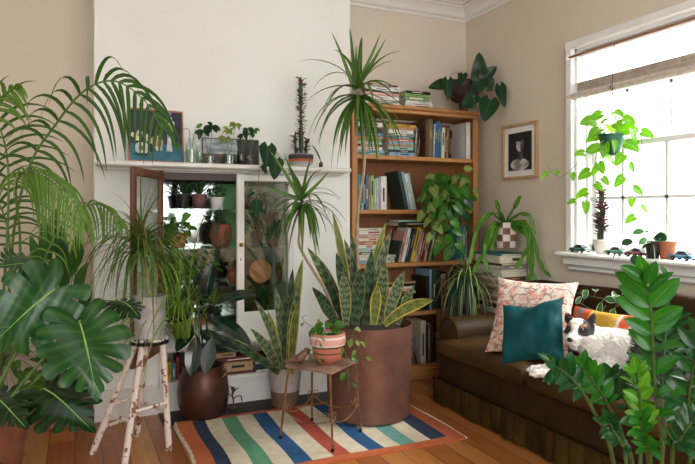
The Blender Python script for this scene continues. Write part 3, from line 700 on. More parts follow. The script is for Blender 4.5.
mb = MB(); cbox(mb, ((SX0+.02+SX1)/2, (SY0+SY1)/2, .245), (SX1-SX0-.03, SY1-SY0-.02, .20), .02); obj('base_frame', mb, m_velvet, sofa)
# pleated skirt: folds all round the front and the two ends
mb = MB()
def skirt(a, b, out):
    a = Vector(a); b = Vector(b); L = (b-a).length; d = (b-a)/L; out = Vector(out); n = int(L/.012); vs = []
    for i in range(n+1):
        t = i/n*L; ph = (t % .105)/.105; dep = .020*(1-abs(ph*2-1)**5) ; flare = .012*math.sin(t*17)
        for z, k in ((.16, .5), (.12, .8), (.06, 1), (.012, 1.15)):
            vs.append(a+d*(t+(.010*math.sin(ph*6.28) if z < .1 else 0))+out*(dep*k+flare*k*(.16-z)*4+.002)+UP*z)
    mb.add(vs, [(i*4+k, i*4+4+k, i*4+5+k, i*4+1+k) for i in range(n) for k in range(3)])
skirt((SX0, SY1, 0), (SX0, SY0, 0), (-1, 0, 0)); skirt((SX1, SY1, 0), (SX0, SY1, 0), (0, 1, 0)); skirt((SX0, SY0, 0), (SX1, SY0, 0), (0, -1, 0))
obj('skirt', mb, m_skirt, sofa)
obj('piping', MB().tube([(SX0-.012, SY1, .165), (SX0-.012, SY0, .165)], .005, 6), m_velvet, sofa)
ym = SY0+(SY1-SY0)/2+.0
for (ya, yb2) in ((SY1-.18-.80, SY1-.15), (SY0+.15, SY0+.18+.80)):
    pass
for (ya, yb2, a_) in ((2.66, 3.56, 0), (1.74, 2.645, 1)):
    mb = MB(); cbox(mb, ((SX0-.02+SX1-.2)/2, (ya+yb2)/2, .39), (SX1-.2-SX0+.04, yb2-ya, .125), .05, puff=.025); obj('seat_cushion', mb, m_velvet2, sofa)
mb = MB()
def backf(u, v):
    y = SY0+.02+(SY1-SY0-.04)*u; a = v*PI*1.25-.55
    return Vector((SX1-.13-.115*math.sin(a+.6)*1.0 - .02*math.cos(a), y, .44+.33*(1-math.cos(min(v, 1)*PI*.5)) if 0 else 0))
cbox(mb, (SX1-.10, (SY0+SY1)/2, .575), (.20, SY1-SY0-.10, .49), .08, puff=.02); obj('backrest', mb, m_velvet, sofa)
for ya in (SY1-.085, SY0+.10):
    mb = MB()
    cbox(mb, ((SX0+.12+SX1)/2, ya, .42), (SX1-SX0-.14, .12, .22), .04)
    x0_, x1_ = SX0+.04, SX1-.06; n_ = 14; pr_ = [(.001, 0), (.07, .003), (.102, .02), (.11, .05)]
    pr_ += [(.11, .05+(x1_-x0_-.05)*k/8) for k in range(1, 9)]
    M_ = Matrix.Rotation(PI/2, 3, 'Y')
    mb.lathe((x0_, ya, .475), pr_, 24, M=M_, cap0=True)
    arm = obj('arm', mb, m_velvet2, sofa)
    obj('arm_piping', MB().tube([(x0_+.02, ya+.106*math.cos(t*2*PI/24), .475+.106*math.sin(t*2*PI/24)) for t in range(25)], .005, 6), m_velvet, arm)
# loose back cushion at the near end
bcM = Matrix.Translation((2.80, 2.28, .64))@Matrix.Rotation(math.radians(-78), 4, 'Y')@Matrix.Rotation(PI/2, 4, 'Z')
# ---- throw cushions
def frame4(c, xax, yax):
    x = Vector(xax).normalized(); y = Vector(yax); y = (y-x*y.dot(x)).normalized(); z = x.cross(y)
    M = Matrix((x, y, z)).transposed().to_4x4(); M.translation = Vector(c); return M
def floralmat():
    t = NT('floral_fabric'); co = t.obco()
    a = t.noise(co, 26, 4, .7); col = t.mix(t.math('GREATER_THAN', a, .53), lin('ddd0c2'), lin('cf9588'))
    a2 = t.noise(t.obco((1, 1, 1), (.5, .3, 1)), 44, 3); col = t.mix(t.math('GREATER_THAN', a2, .63), col, lin('c47466'))
    w = t.new('TexWave', wave_type='BANDS', bands_direction='DIAGONAL'); w.inputs['Scale'].default_value = 6; w.inputs['Distortion'].default_value = 11; w.inputs['Detail'].default_value = 2; w.inputs['Detail Scale'].default_value = 1.3
    t.link(co, w.inputs[0]); col = t.mix(t.math('MULTIPLY', t.math('GREATER_THAN', w.outputs[1], .975), .75), col, lin('3a3430'))
    t.set(Base_Color=col, Roughness=.9); t.bump(t.noise(co, 200, 2), .2, .002); return t.mat
def cframe(bl, tl, tr):
    bl, tl, tr = P(*bl), P(*tl), P(*tr); return frame4((bl+tr)/2, tr-tl, tl-bl), (tr-tl).length, (tl-bl).length
def onS(px, py, D): return P(px, py, D)
CF = cframe((487, 350, 3.66), (500, 279, 3.82), (577, 284, 3.55)); mb = MB(); cushion_mesh(mb, CF[0], CF[1]*1.06, CF[2]*1.06, .13, seed=2)
tag(obj('cushion', mb, floralmat(), None, at=P(531, 350, 3.9)), 'cream cushion with pink floral branch print in the far corner of the sofa', 'cushion', 'cushions on the sofa')
m_teal = PM('teal_velvet', '075055', '032c30', 5, .55, .1, 40, spec=.2, lo=.3, hi=.75)
CF = cframe((497, 361, 3.42), (512, 307, 3.50), (569, 300, 3.28)); mb = MB(); cushion_mesh(mb, CF[0], CF[1]*1.1, CF[2]*1.1, .13, seed=5, dent=.02)
tag(obj('cushion', mb, m_teal, None, at=P(533, 360, 3.45)), 'teal velvet cushion between the floral cushion and the dog', 'cushion', 'cushions on the sofa')
def stripemat():
    t = NT('striped_cushion_fabric'); tc = t.new('TexCoord'); s_ = t.new('SeparateXYZ'); t.link(tc.outputs['UV'], s_.inputs[0])
    r = t.new('ValToRGB'); r.color_ramp.interpolation = 'CONSTANT'; e = r.color_ramp.elements
    st = [(0, 'a8482c'), (.16, '4a7896'), (.22, 'c9502e'), (.34, 'd8a83c'), (.74, 'e2d8c4'), (.78, 'd8532c'), (.90, 'e8e0d4')]
    while len(e) < len(st): e.new(.5)
    for i, (p, c) in enumerate(st): e[i].position = p; e[i].color = lin(c)
    t.link(s_.outputs[0], r.inputs[0]); n = t.noise(tc.outputs['Object'], 40, 3)
    t.set(Base_Color=t.mix(t.math('MULTIPLY', n, .35), r.outputs[0], lin('7a5a30')), Roughness=.9); t.bump(t.noise(tc.outputs['Object'], 150, 2), .2, .002); return t.mat
CF = cframe((566, 352, 3.50), (572, 307, 3.58), (640, 318, 3.18)); mb = MB(); cushion_mesh(mb, CF[0], CF[1]*1.04, CF[2]*1.1, .11, seed=8)
tag(obj('cushion', mb, stripemat(), None, at=P(603, 350, 3.4)), 'mustard yellow cushion with orange and blue bands behind the dog', 'cushion', 'cushions on the sofa')
mb = MB(); cushion_mesh(mb, frame4(P(688, 325, 2.95), (-.05, -1, 0), (.25, 0, 1)), .48, .33, .16, seed=11)
tag(obj('cushion', mb, m_velvet, None, at=P(690, 350, 2.95)), 'dark brown velvet back cushion at the right edge beyond the leafy plant', 'cushion', 'cushions on the sofa')

# ================================================================ STOOL (painted, worn) + METAL POT
def wornpaint(name, a, b, th=.6):
    t = NT(name); co = t.obco(); n = t.noise(co, 26, 5, .65); n2 = t.noise(co, 7, 3)
    f = t.math('GREATER_THAN', t.math('ADD', t.math('MULTIPLY', n, .7), t.math('MULTIPLY', n2, .3)), th)
    t.set(Base_Color=t.mix(f, lin(a), lin(b)), Roughness=.6); t.bump(n, .3, .002); return t.mat
m_worn = wornpaint('chipped_pink_white_paint', 'ddcfc4', '8a5448', .56)
m_seat = wornpaint('stool_rim_paint', 'cfc6bd', '2a2624', .52)
def foot(px, py): return onZ(px, py, 0)
st = thing('plant_stool', 'tall paint-chipped stool with four splayed legs, holding a metal pot', 'stool', (0, 0, 0))
sc_ = P(150, 338, 3.30); sz = sc_.z; cx_, cy_ = sc_.x, sc_.y+.02
st.location = (cx_, cy_, 0)
mb = MB(); mb.lathe((cx_, cy_, sz), [(.05, -.025), (.088, -.025), (.096, -.02), (.099, -.008), (.096, 0)], 36, cap1=True); obj('seat', mb, m_seat, st)
mb = MB(); mb.lathe((cx_, cy_, sz), [(.099, -.030), (.102, -.024), (.102, -.016), (.099, -.012)], 36, cap0=False); obj('band', mb, m_iron, st, smooth=True)
feet = [foot(92, 454), foot(124, 468), foot(169, 450), foot(137, 436)]
tops = []
for f_ in feet:
    d_ = Vector((f_.x-cx_, f_.y-cy_, 0)).normalized()*.068; tops.append(Vector((cx_, cy_, sz-.02))+d_)
def lp(i, z): return tops[i].lerp(feet[i], (sz-.02-z)/(sz-.02))
for i in range(4):
    d_ = (feet[i]-tops[i]); pts = [tops[i]+d_*k/10 for k in range(11)]
    lg = obj('leg', MB().tube(pts, [.0165, .0165, .017, .0165, .017, .0175, .017, .0175, .018, .0175, .0165], 12), m_worn, st)
for (i, j, z) in ((0, 1, .215), (1, 2, .26), (2, 3, .215), (3, 0, .26), (0, 3, .14)):
    obj('stretcher', MB().tube([lp(i, z), lp(i, z).lerp(lp(j, z), .5), lp(j, z)], [.009, .010, .009], 10), m_worn, st)
m_soil = PM('potting_soil', '32241a', '1c140e', 40, .95, .8, 60)
m_alu = PM('dull_aluminium', 'cfcfd0', 'b4b4b8', 14, .4, .06, 60, metal=.55)
potc = Vector((cx_, cy_, sz+.001))
def pot_lathe(c, prof, mat, soil_z, soil_r, parent, name='pot', n=36, m2=None):
    mb = MB(); mb.lathe(c, prof, n); o = obj(name, mb, mat, parent)
    obj('soil', MB().lathe(Vector(c)+UP*soil_z, [(soil_r, 0), (soil_r*.6, .006), (.001, .008)], 20, cap0=False), m_soil, o); return o
def potprof(r0, r1, h, rim=.006, t=.006):
    return [(r0*.9, 0), (r0, .004), (r0+(r1-r0)*.5, h*.5), (r1, h-rim*2), (r1+rim, h-rim*1.6), (r1+rim, h), (r1+rim-t*1.2, h), (r1-t, h-.02), (r1*.9, h-.035)]
# ================================================================ SMALL METAL TABLE WITH SCROLLS
tb = thing('plant_table', 'small square-topped wrought iron table with scrolled stretchers on the rug', 'table', (0, 0, 0))
tfe = [foot(280.5, 441), foot(332.6, 454), foot(360.5, 433), foot(312, 422)]
TZ = .448
tto = [onZ(288.5, 367, TZ), onZ(330, 374, TZ), onZ(355, 362, TZ), onZ(312, 356, TZ)]
tc_ = sum(tto, Vector())/4; tb.location = (tc_.x, tc_.y, 0)
for i in range(4): tfe[i].z = rug_z(tfe[i].x, tfe[i].y)+.004
m_tabtop = PM('rusty_table_top', '9c7c6a', '74564a', 12, .6, .15, 40)
m_gold = PM('worn_gold_metal', 'a88660', '7c5c3c', 18, .4, metal=.7)
mb = MB(); ext = [tc_+(p-tc_)*1.10 for p in tto]; mb.poly(ext, (0, 0, 1), .012); obj('tabletop', mb, m_tabtop, tb, smooth=False)
for i in range(4):
    lg = obj('leg', MB().tube([tto[i]-UP*.002, tto[i].lerp(tfe[i], .5), tfe[i]+UP*.012], .0065, 10), m_gold, tb)
    obj('rubber_foot', MB().tube([tfe[i]+UP*.014, tfe[i]-UP*.003], .009, 10), m_iron, lg)
def spiral(c, ax, ay, r, turns, a0, n=30, rev=1):
    return [c+(ax*math.cos(a0+rev*t/n*turns*2*PI)+ay*math.sin(a0+rev*t/n*turns*2*PI))*r*(1-.75*t/n) for t in range(n+1)]
for i in range(4):
    a, b = tto[i].lerp(tfe[i], .60), tto[(i+1) % 4].lerp(tfe[(i+1) % 4], .60); dx = (b-a).normalized()
    sag = [a.lerp(b, t/12)-UP*.045*math.sin(PI*t/12) for t in range(13)]
    o = obj('stretcher', MB().tube(sag, .0035, 8), m_gold, tb)
    for (p, s_) in ((a, 1), (b, -1)):
        c_ = p+dx*s_*.03+UP*.02
        obj('scroll', MB().tube(spiral(c_, dx*s_, UP, .026, 1.2, -PI*.75), .003, 6), m_gold, o)
# bird figurine
m_bird = PM('carved_bird_wood', '8a6450', '4a342a', 30, .6, .2, 80); m_birdb = PM('bird_breast', 'd8c8b8', 'b8a490', 30, .7)
bp = onZ(302, 369, TZ+.012); bp = tc_.lerp(tto[0], .62); bp.z = TZ+.012
ax = (RT*1.0).normalized(); ay = Vector((-ax.y, ax.x, 0))
def bl_(x, z, y=0): return bp+ax*x+UP*z+ay*y
mb = MB(); path = [bl_(-.095, .012), bl_(-.055, .020), bl_(-.02, .030), bl_(.005, .042), bl_(.022, .060), bl_(.030, .075)]
mb.tube(smooth_path(path, 5), [.004+.022*math.sin(min(1, i/20)*PI*.62) if i < 20 else .0215-.0011*(i-20)*1.2 for i in range(26)], 14)
fb = obj('bird_figurine', mb, m_bird, None, at=bp); tag(fb, 'small carved brown bird with pale breast on the left of the little table', 'figurine')
obj('head', MB().ball(bl_(.030, .078), (.0145, .014, .014), 14, 10, M=Matrix((ax, ay, UP)).transposed()), m_bird, fb)
obj('beak', MB().tube([bl_(.040, .08), bl_(.058, .078)], [.005, .0008], 8), m_iron, fb)
obj('breast', MB().ball(bl_(.026, .045), (.016, .0175, .026), 12, 8, M=Matrix((ax, ay, UP)).transposed()), m_birdb, fb)
for s_ in (1, -1): obj('wing', MB().ball(bl_(-.02, .032, s_*.016), (.036, .008, .014), 12, 8, M=Matrix((ax, ay, UP)).transposed()@Matrix.Rotation(.35*-1, 3, 'Y')), m_bird, fb)
for s_ in (1, -1): obj('foot', MB().ball(bl_(.0, .004, s_*.012), (.014, .007, .004), 8, 6, M=Matrix((ax, ay, UP)).transposed()), m_bird, fb)
# ================================================================ MANTEL OBJECTS
pw = thing('still_life_painting', 'dark blue painting of flowers in white vases on the left of the mantel', 'painting', (0, 0, 0))
pl, pr_ = onY(128.5, 161, YF-.085), onY(184, 161, YF-.045); pz0 = ZM+.002
pl.z = pr_.z = pz0; pw.location = (pl+pr_)/2
wx = (pr_-pl); PWW = wx.length; wx.normalize(); wn = Vector((wx.y, -wx.x, 0)); hh = .345
upv = (UP*.985-wn*.17*-1*-1).normalized() if 0 else (UP-wn*.10).normalized()
fn = wx.cross(upv)*1.0
if fn.dot(Vector((0, -1, 0))) < 0: fn = -fn
def pp(u, v, o=0): return pl+wx*(u*PWW)+upv*(v*hh)+fn*o
def pbox(mb, u0, u1, v0, v1, o0, o1, m=0):
    pts = [pp(u0, v0, o0), pp(u1, v0, o0), pp(u1, v1, o0), pp(u0, v1, o0)]; mb.poly(pts, fn, o1-o0, m)
mb = MB()
for r_ in ((0, 1, 0, .03), (0, 1, .97, 1), (0, .025, .03, .97), (.975, 1, .03, .97)): pbox(mb, *r_, -.012, .006)
obj('frame', mb, PM('frame_salmon_wood', 'b87a5c', '8e5a42', 10, .5), pw, smooth=False)
def paintmat():
    t = NT('painted_canvas'); tc = t.new('TexCoord'); co = tc.outputs['Object']; s_ = t.new('SeparateXYZ'); t.link(co, s_.inputs[0])
    n = t.noise(co, 18, 4, .6); n2 = t.noise(co, 7, 3)
    z = t.math('ADD', s_.outputs[2], t.math('MULTIPLY', t.math('SUBTRACT', n, .5), .02))
    top = t.ramp(n2, [(.35, lin('0f1424')), (.65, lin('232a42'))]); bot = t.ramp(n, [(.3, lin('12506c')), (.7, lin('1f7488'))])
    t.set(Base_Color=t.mix(t.math('GREATER_THAN', z, .118), bot, top), Roughness=.5); t.bump(n, .4, .003); return t.mat
mb = MB(); pbox(mb, .025, .975, .03, .97, -.01, .002); cv = obj('canvas', mb, paintmat(), pw, smooth=False)
def blob(u, v, ru, rv, m, nm, o, seed=0, n=16):
    rr = random.Random(seed); pts = [pp(u+ru*math.cos(2*PI*i/n)*(1+rr.uniform(-.16, .16)), v+rv*math.sin(2*PI*i/n)*(1+rr.uniform(-.16, .16)), o) for i in range(n)]
    obj(nm, MB().poly(pts, fn, .0008), m, cv, smooth=False)
mp_w = PM('paint_white', 'd8dad6', 'a8b4b4', 30, .6); mp_g = PM('paint_olive', '6e7a52', '4c5a40', 30, .6); mp_o = PM('paint_peach', 'c8a888', 'a08060', 30, .6); mp_l = PM('paint_lilac', '9a8ac0', '7a6aa0', 30, .6); mp_d = PM('paint_shadow_navy', '0c2a3c', '0a1c2c', 30, .6); mp_c = PM('paint_cream', 'e0d8b4', 'c4ba90', 30, .6)
blob(.24, .26, .13, .12, mp_w, 'painted_vase', .0022, 1); blob(.24, .14, .14, .03, mp_d, 'painted_shadow', .0030, 2); blob(.24, .26, .06, .05, mp_g, 'painted_mark', .0032, 3)
for k, (u, v) in enumerate(((.10, .50), (.2, .54), (.31, .48), (.36, .42), (.16, .44))): blob(u, v, .055, .05, mp_w if k % 2 else mp_c, 'painted_petal', .0036, 10+k, 10)
blob(.50, .38, .13, .13, mp_o, 'painted_bowl', .0024, 4); blob(.54, .26, .06, .05, mp_w, 'painted_cup', .0032, 5); blob(.40, .27, .035, .08, mp_d, 'painted_shadow', .0032, 6)
pts = [pp(.68, .22, .0024), pp(.79, .22, .0024), pp(.765, .46, .0024), pp(.77, .62, .0024), pp(.70, .62, .0024), pp(.705, .46, .0024)]
obj('painted_bottle', MB().poly(pts, fn, .0008), mp_w, cv, smooth=False)
for k, (u, v, mm) in enumerate(((.64, .68, mp_w), (.73, .72, mp_c), (.80, .76, mp_w), (.66, .78, mp_c), (.75, .84, mp_w), (.78, .64, mp_c), (.72, .91, mp_l), (.74, .97-.02, mp_l))): blob(u, v, .045, .045, mm, 'painted_petal', .0034, 30+k, 10)
blob(.72, .62, .012, .14, mp_g, 'painted_stem', .0031, 7)

lpn = thing('landscape_painting', 'small cloudy landscape painting propped behind glass vases on the mantel', 'painting', (0, 0, 0))
la, lb = onY(203, 163, YF-.03), onY(258, 164, YF-.03); la.z = lb.z = ZM+.002; LW = (lb-la).length; LH = .175; lpn.location = (la+lb)/2
upl = Vector((0, .06, 1)).normalized(); nl = Vector((0, -1, .06)).normalized()
def qp(u, v, o=0): return la+Vector((LW*u, 0, 0))+upl*(v*LH)+nl*o
def landmat():
    t = NT('painted_landscape'); tc = t.new('TexCoord'); co = tc.outputs['Object']; s_ = t.new('SeparateXYZ'); t.link(co, s_.inputs[0])
    n = t.noise(co, 14, 4, .6); n2 = t.noise(t.obco((1, 1, 3)), 9, 4)
    sky = t.ramp(n2, [(.35, lin('5e6c78')), (.6, lin('a9b2b4')), (.75, lin('c4c8c4'))]); land = t.ramp(n, [(.35, lin('2a2018')), (.7, lin('6b5236'))])
    c_ = t.mix(t.math('GREATER_THAN', t.math('ADD', s_.outputs[2], t.math('MULTIPLY', n, .03)), .090), land, sky)
    c_ = t.mix(t.math('GREATER_THAN', t.math('ADD', s_.outputs[0], t.math('MULTIPLY', n, .06)), .075), c_, t.ramp(n, [(.3, lin('16161a')), (.7, lin('32302e'))]))
    t.set(Base_Color=c_, Roughness=.5); return t.mat
mb = MB().poly([qp(0, 0, -.008), qp(1, 0, -.008), qp(1, 1, -.008), qp(0, 1, -.008)], nl, .016); obj('canvas', mb, landmat(), lpn, smooth=False)
mb = MB()
for (u0, u1, v0, v1) in ((-.015, 1.015, 1, 1.03), (-.015, 1.015, -.01, .02), (-.015, 0, 0, 1), (1, 1.015, 0, 1)):
    mb.poly([qp(u0, v0, -.01), qp(u1, v0, -.01), qp(u1, v1, -.01), qp(u0, v1, -.01)], nl, .021)
obj('frame', mb, PM('thin_dark_frame', '4a4038', '332c26', 20, .5), lpn, smooth=False)
m_gl = GLASS('vase_glass', 'eef4f0', 0, .2); m_ggr = GLASS('green_glass', '1f7a48', 0, .15); m_water = GLASS('vase_water', 'dce6dc', 0, .1)
def vase(name, label, px, py, prof, mat=m_gl, D=None, water=.5, y=YF-.10):
    c = onY(px, py, y); c.z = ZM+.001
    t = thing(name, label, 'vase', c); obj('glass', MB().lathe(c, prof, 24), mat, t)
    if water:
        h = prof[-1][1]*water; r = [a for a, z in prof if z <= h]
        obj('water', MB().lathe(c, [(max(.001, a-.003), z+.003) for a, z in prof if z <= h and z < prof[-1][1]]+[(.001, h+.002)], 20), m_water, t)
    return t, c
def cyl(r, h, neck=None):
    return [(r*.8, 0), (r, .006), (r, h*.5), (r, h*.7)]+([(neck*1.3, h*.78), (neck, h*.85), (neck*1.1, h)] if neck else [(r, h)])
vA, cA = vase('glass_jar', 'tall clear glass jar with a cutting, right of the blue painting', 191.5, 163, cyl(.038, .17, .022))
vA2, cA2 = vase('glass_bottle', 'slim clear bottle beside the tall jar on the mantel', 199.5, 163, cyl(.017, .14, .008), water=.6)
vB, cB = vase('glass_jar', 'short clear jar holding a broad-leaved cutting before the landscape painting', 210, 163, cyl(.032, .085, .022))
vC, cC = vase('glass_vase', 'squat clear vase with a tall thin cutting near the middle of the landscape painting', 229, 163.5, cyl(.040, .095, .03))
vD, cD = vase('green_bottle', 'small dark green glass bottle in front of the landscape painting', 241, 164, cyl(.022, .10, .009), m_ggr, water=0)
vE, cE = vase('glass_tumbler', 'tiny glass at the right end of the landscape painting', 250, 164, [(.014, 0), (.018, .004), (.024, .06), (.02, .07)], water=.4)
vF, cF = vase('brown_bottle', 'tiny brown bottle holding one curved leaf at the right end of the mantel', 321, 168, cyl(.014, .045, .006), PM('brown_bottle_glass', '4a2a1a', '2c1810', 10, .2), water=0)
# wire terrarium
te = P(276, 160, 4.12); tb_ = onY(275, 166, YF-.10); tb_.z = ZM+.001
tr = thing('wire_terrarium', 'small faceted brass-wire glass terrarium between the picture and the cactus bowl', 'terrarium', tb_)
r1, r2, h1, h2 = .045, .075, .045, .11
ring = lambda r, z, k=5: [tb_+Vector((math.cos(2*PI*i/k)*r, math.sin(2*PI*i/k)*r*.8, z)) for i in range(k)]
A, B2, T_ = ring(r1, .003), ring(r2, h1), tb_+UP*h2
edges = [(A[i], A[(i+1) % 5]) for i in range(5)]+[(A[i], B2[i]) for i in range(5)]+[(B2[i], B2[(i+1) % 5]) for i in range(5)]+[(B2[i], T_) for i in range(5)]
for a, b in edges: obj('wire_edge', MB().tube([a, b], .0016, 5), m_brass, tr)
mb = MB(); mb.add(A+B2+[T_], [(i, (i+1) % 5, 5+(i+1) % 5, 5+i) for i in range(5)]+[(5+i, 5+(i+1) % 5, 10) for i in range(4)]); obj('glass', mb, m_gl, tr, smooth=False)
# ================================================================ LEAF SKINS
L_palm = LEAF('palm_leaf', '4f7a2e', '2f5a22', rough=.4, trans=.3, rib='7a9a4a', ribw=.07)
L_palm2 = LEAF('palm_leaf_young', '86ac48', '5c8e34', rough=.4, trans=.35, rib='a8c070', ribw=.07)
L_mon = LEAF('monstera_leaf', '1a5e1c', '144c16', rough=.27, trans=.12, rib='7fae56', ribw=.022, spec=.4, veins=3.5, vsh=0)
L_mond = LEAF('monstera_leaf_dark', '113c14', '0d3010', rough=.27, trans=.1, rib='4f7f3e', ribw=.022, spec=.4, veins=3.5, vsh=0)
L_drac = LEAF('dracaena_leaf', '6c9640', '3a6a2c', rough=.4, trans=.25, rib='8fae5c', ribw=.10)
L_ponyr = LEAF('dracaena_red_edge_leaf', '7c9a48', '4c7434', rough=.45, trans=.25, edge='8a5a38', edgew=.25)
L_grass = LEAF('strap_leaf', 'b0d860', '80b040', rough=.45, trans=.4, rib='b8cc80', ribw=.12)
L_spider = LEAF('variegated_spider_leaf', '6c9444', '4c7a34', rough=.45, trans=.3, stripe=('dfe4b4', .38))
L_snake = LEAF('snake_plant_leaf', '4e6e44', '3a5836', rough=.4, trans=.03, bands=9, bandc='8fa07c', edge='c4b862', edgew=.13)
L_snaked = LEAF('snake_plant_leaf_dark', '2c4a30', '203a28', rough=.38, trans=.05, bands=7, bandc='5c7a56', edge='989650', edgew=.08)
L_snakey = LEAF('snake_plant_leaf_yellow', '7c8e3c', '5c7634', rough=.4, trans=.05, bands=5, bandc='96a05a', edge='c8bc58', edgew=.26)
L_zz = LEAF('zz_leaf', '3e9428', '267024', rough=.25, trans=.32, rib='6aa04c', ribw=.03, spec=.4)
L_zzb = LEAF('zz_leaf_new', '78b82e', '55a028', rough=.25, trans=.3, rib='a0cc5a', ribw=.04)
L_zzd = LEAF('zz_leaf_dark', '2a6a2c', '1a4a24', rough=.25, trans=.25, rib='4a7a44', ribw=.03, spec=.4)
L_poth = LEAF('pothos_leaf', '5a9a34', '3c7a2a', rough=.3, trans=.4, rib='8fc060', ribw=.03)
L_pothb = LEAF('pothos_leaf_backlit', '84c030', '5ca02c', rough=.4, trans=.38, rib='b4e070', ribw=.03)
L_pothy = LEAF('pothos_leaf_pale', 'a4b860', '7c9c44', rough=.35, trans=.35, rib='c8d490', ribw=.04)
L_dark = LEAF('heart_leaf_dark', '24502c', '1a4024', rough=.3, trans=.15, rib='4a7a48', ribw=.03)
L_hoya = LEAF('hoya_leaf', '4c8a48', '3a7440', rough=.25, trans=.2, edge='d6dcc0', edgew=.2, rib='7aa870', ribw=.03)
L_rub = LEAF('rubber_plant_leaf', '1d3a2a', '15302a', rough=.18, trans=.03, rib='5a7a50', ribw=.03, spec=.7)
L_succ = LEAF('aloe_leaf', '4a7442', '3a6038', rough=.5, trans=.05)
L_moss = LEAF('small_green_leaf', '4f8438', '386a2c', rough=.45, trans=.2)
m_stem = PM('green_stem', '587838', '465f2c', 30, .5); m_stemb = PM('pale_cane', 'a8977a', '8c7a60', 30, .75, .3, 60); m_stemd = PM('brown_stem', '5c4630', '443222', 30, .8)
m_terra = PM('terracotta', 'b06a48', '94543a', 10, .8, .12, 60); m_terrad = PM('old_terracotta', '8a5238', '6c3e2a', 10, .8, .15, 50)
m_whitepot = PM('white_glazed_pot', 'e4e2dc', 'd4d2cc', 8, .35); m_blackpot = PM('black_plastic_pot', '242422', '181816', 12, .5)
CAMP = Vector((0, 0, CAMH))
def tocam(p): return (CAMP-Vector(p)).normalized()
def facing(p, rr, k=.8):
    return (tocam(p)+UP*.5+Vector((rr.uniform(-k, k), rr.uniform(-k, k), rr.uniform(-k, k)))).normalized()
def head(c, n, L, W, seed=0, el=(-20, 85), g=1.6, mb=None, az=None, lv=.3, rows=9, prof=prof_grass, fold=.35, m=0, ctr=None):
    rr = random.Random(seed); mb = mb or MB(); c = Vector(c)
    for i in range(n):
        a = (rr.uniform(*az) if az else i*2.39996+rr.uniform(-.3, .3)); e = math.radians(el[0]+(el[1]-el[0])*((i+.5)/n)**.8+rr.uniform(-8, 8))
        d = sph(a, e); l = L*(1-lv*rr.random())*(1-.25*max(0, (e-1.0)))
        leaf(mb, c+d*.008+UP*.02*(i/n), d, l, W*(.8+.4*rr.random()), prof, g*(.6+.8*rr.random()), rows=rows, fold=fold, ph=rr.random()*6, twist=rr.uniform(-.3, .3), m=m)
    return mb
def pxleaf(mb, b, t, W, prof=prof_snake, n=None, bow=0, rows=10, cols=4, fold=.18, twist=0, wave=0, lobe=0):
    """leaf from base point to tip point, bowed"""
    b = Vector(b); t = Vector(t); L = (t-b).length; d0 = (t-b).normalized(); nn = n if n is not None else tocam(b)
    nn = (Vector(nn)-d0*Vector(nn).dot(d0)).normalized(); s = d0.cross(nn)
    vs = []; uv = []; fs = []
    for i in range(rows+1):
        v = i/rows; p = b+(t-b)*v+(nn if abs(bow) < 9 else nn)*0+s*0
        p = p+nn*bow*L*math.sin(PI*v)*1.0
        sl = Matrix.Rotation(twist*(v-.3), 3, d0)@s; nl = Matrix.Rotation(twist*(v-.3), 3, d0)@nn; w = W/2*prof(v)
        for j in range(cols+1):
            u = j/cols*2-1; q = p+sl*(u*w)-nl*(fold*(1-abs(u))*w)+nl*(wave*w*math.sin(v*8+u))
            if lobe: q -= d0*(lobe*L*abs(u)**1.4*max(0, 1-v*2.2)**1.2)
            vs.append(q); uv.append((j/cols, v))
    w_ = cols+1
    for i in range(rows):
        for j in range(cols): fs.append((i*w_+j, i*w_+j+1, (i+1)*w_+j+1, (i+1)*w_+j))
    mb.add(vs, fs, uv); return mb
def sidebow(b, t, W, k, mb, prof=prof_snake, rows=12, cols=4, fold=.15, n=None, twist=0):
    """stiff leaf whose midline curves sideways by k (fraction of length)"""
    b = Vector(b); t = Vector(t); d0 = (t-b); L = d0.length; nn = Vector(n) if n is not None else tocam(b); s0 = d0.normalized().cross(nn).normalized()
    mid = b.lerp(t, .5)+s0*k*L; pts = bez(b, mid, t, n=rows); vs = []; uv = []; fs = []
    for i, p in enumerate(pts):
        v = i/rows; tg = (pts[min(i+1, rows)]-pts[max(i-1, 0)]).normalized(); n2 = (nn-tg*nn.dot(tg)).normalized(); n2 = Matrix.Rotation(twist*(v-.3), 3, tg)@n2; s = tg.cross(n2); w = W/2*prof(v)
        for j in range(cols+1):
            u = j/cols*2-1; vs.append(p+s*(u*w)-n2*(fold*(1-abs(u))*w)); uv.append((j/cols, v))
    w_ = cols+1
    for i in range(rows):
        for j in range(cols): fs.append((i*w_+j, i*w_+j+1, (i+1)*w_+j+1, (i+1)*w_+j))
    mb.add(vs, fs, uv); return mb
LIM = [None]
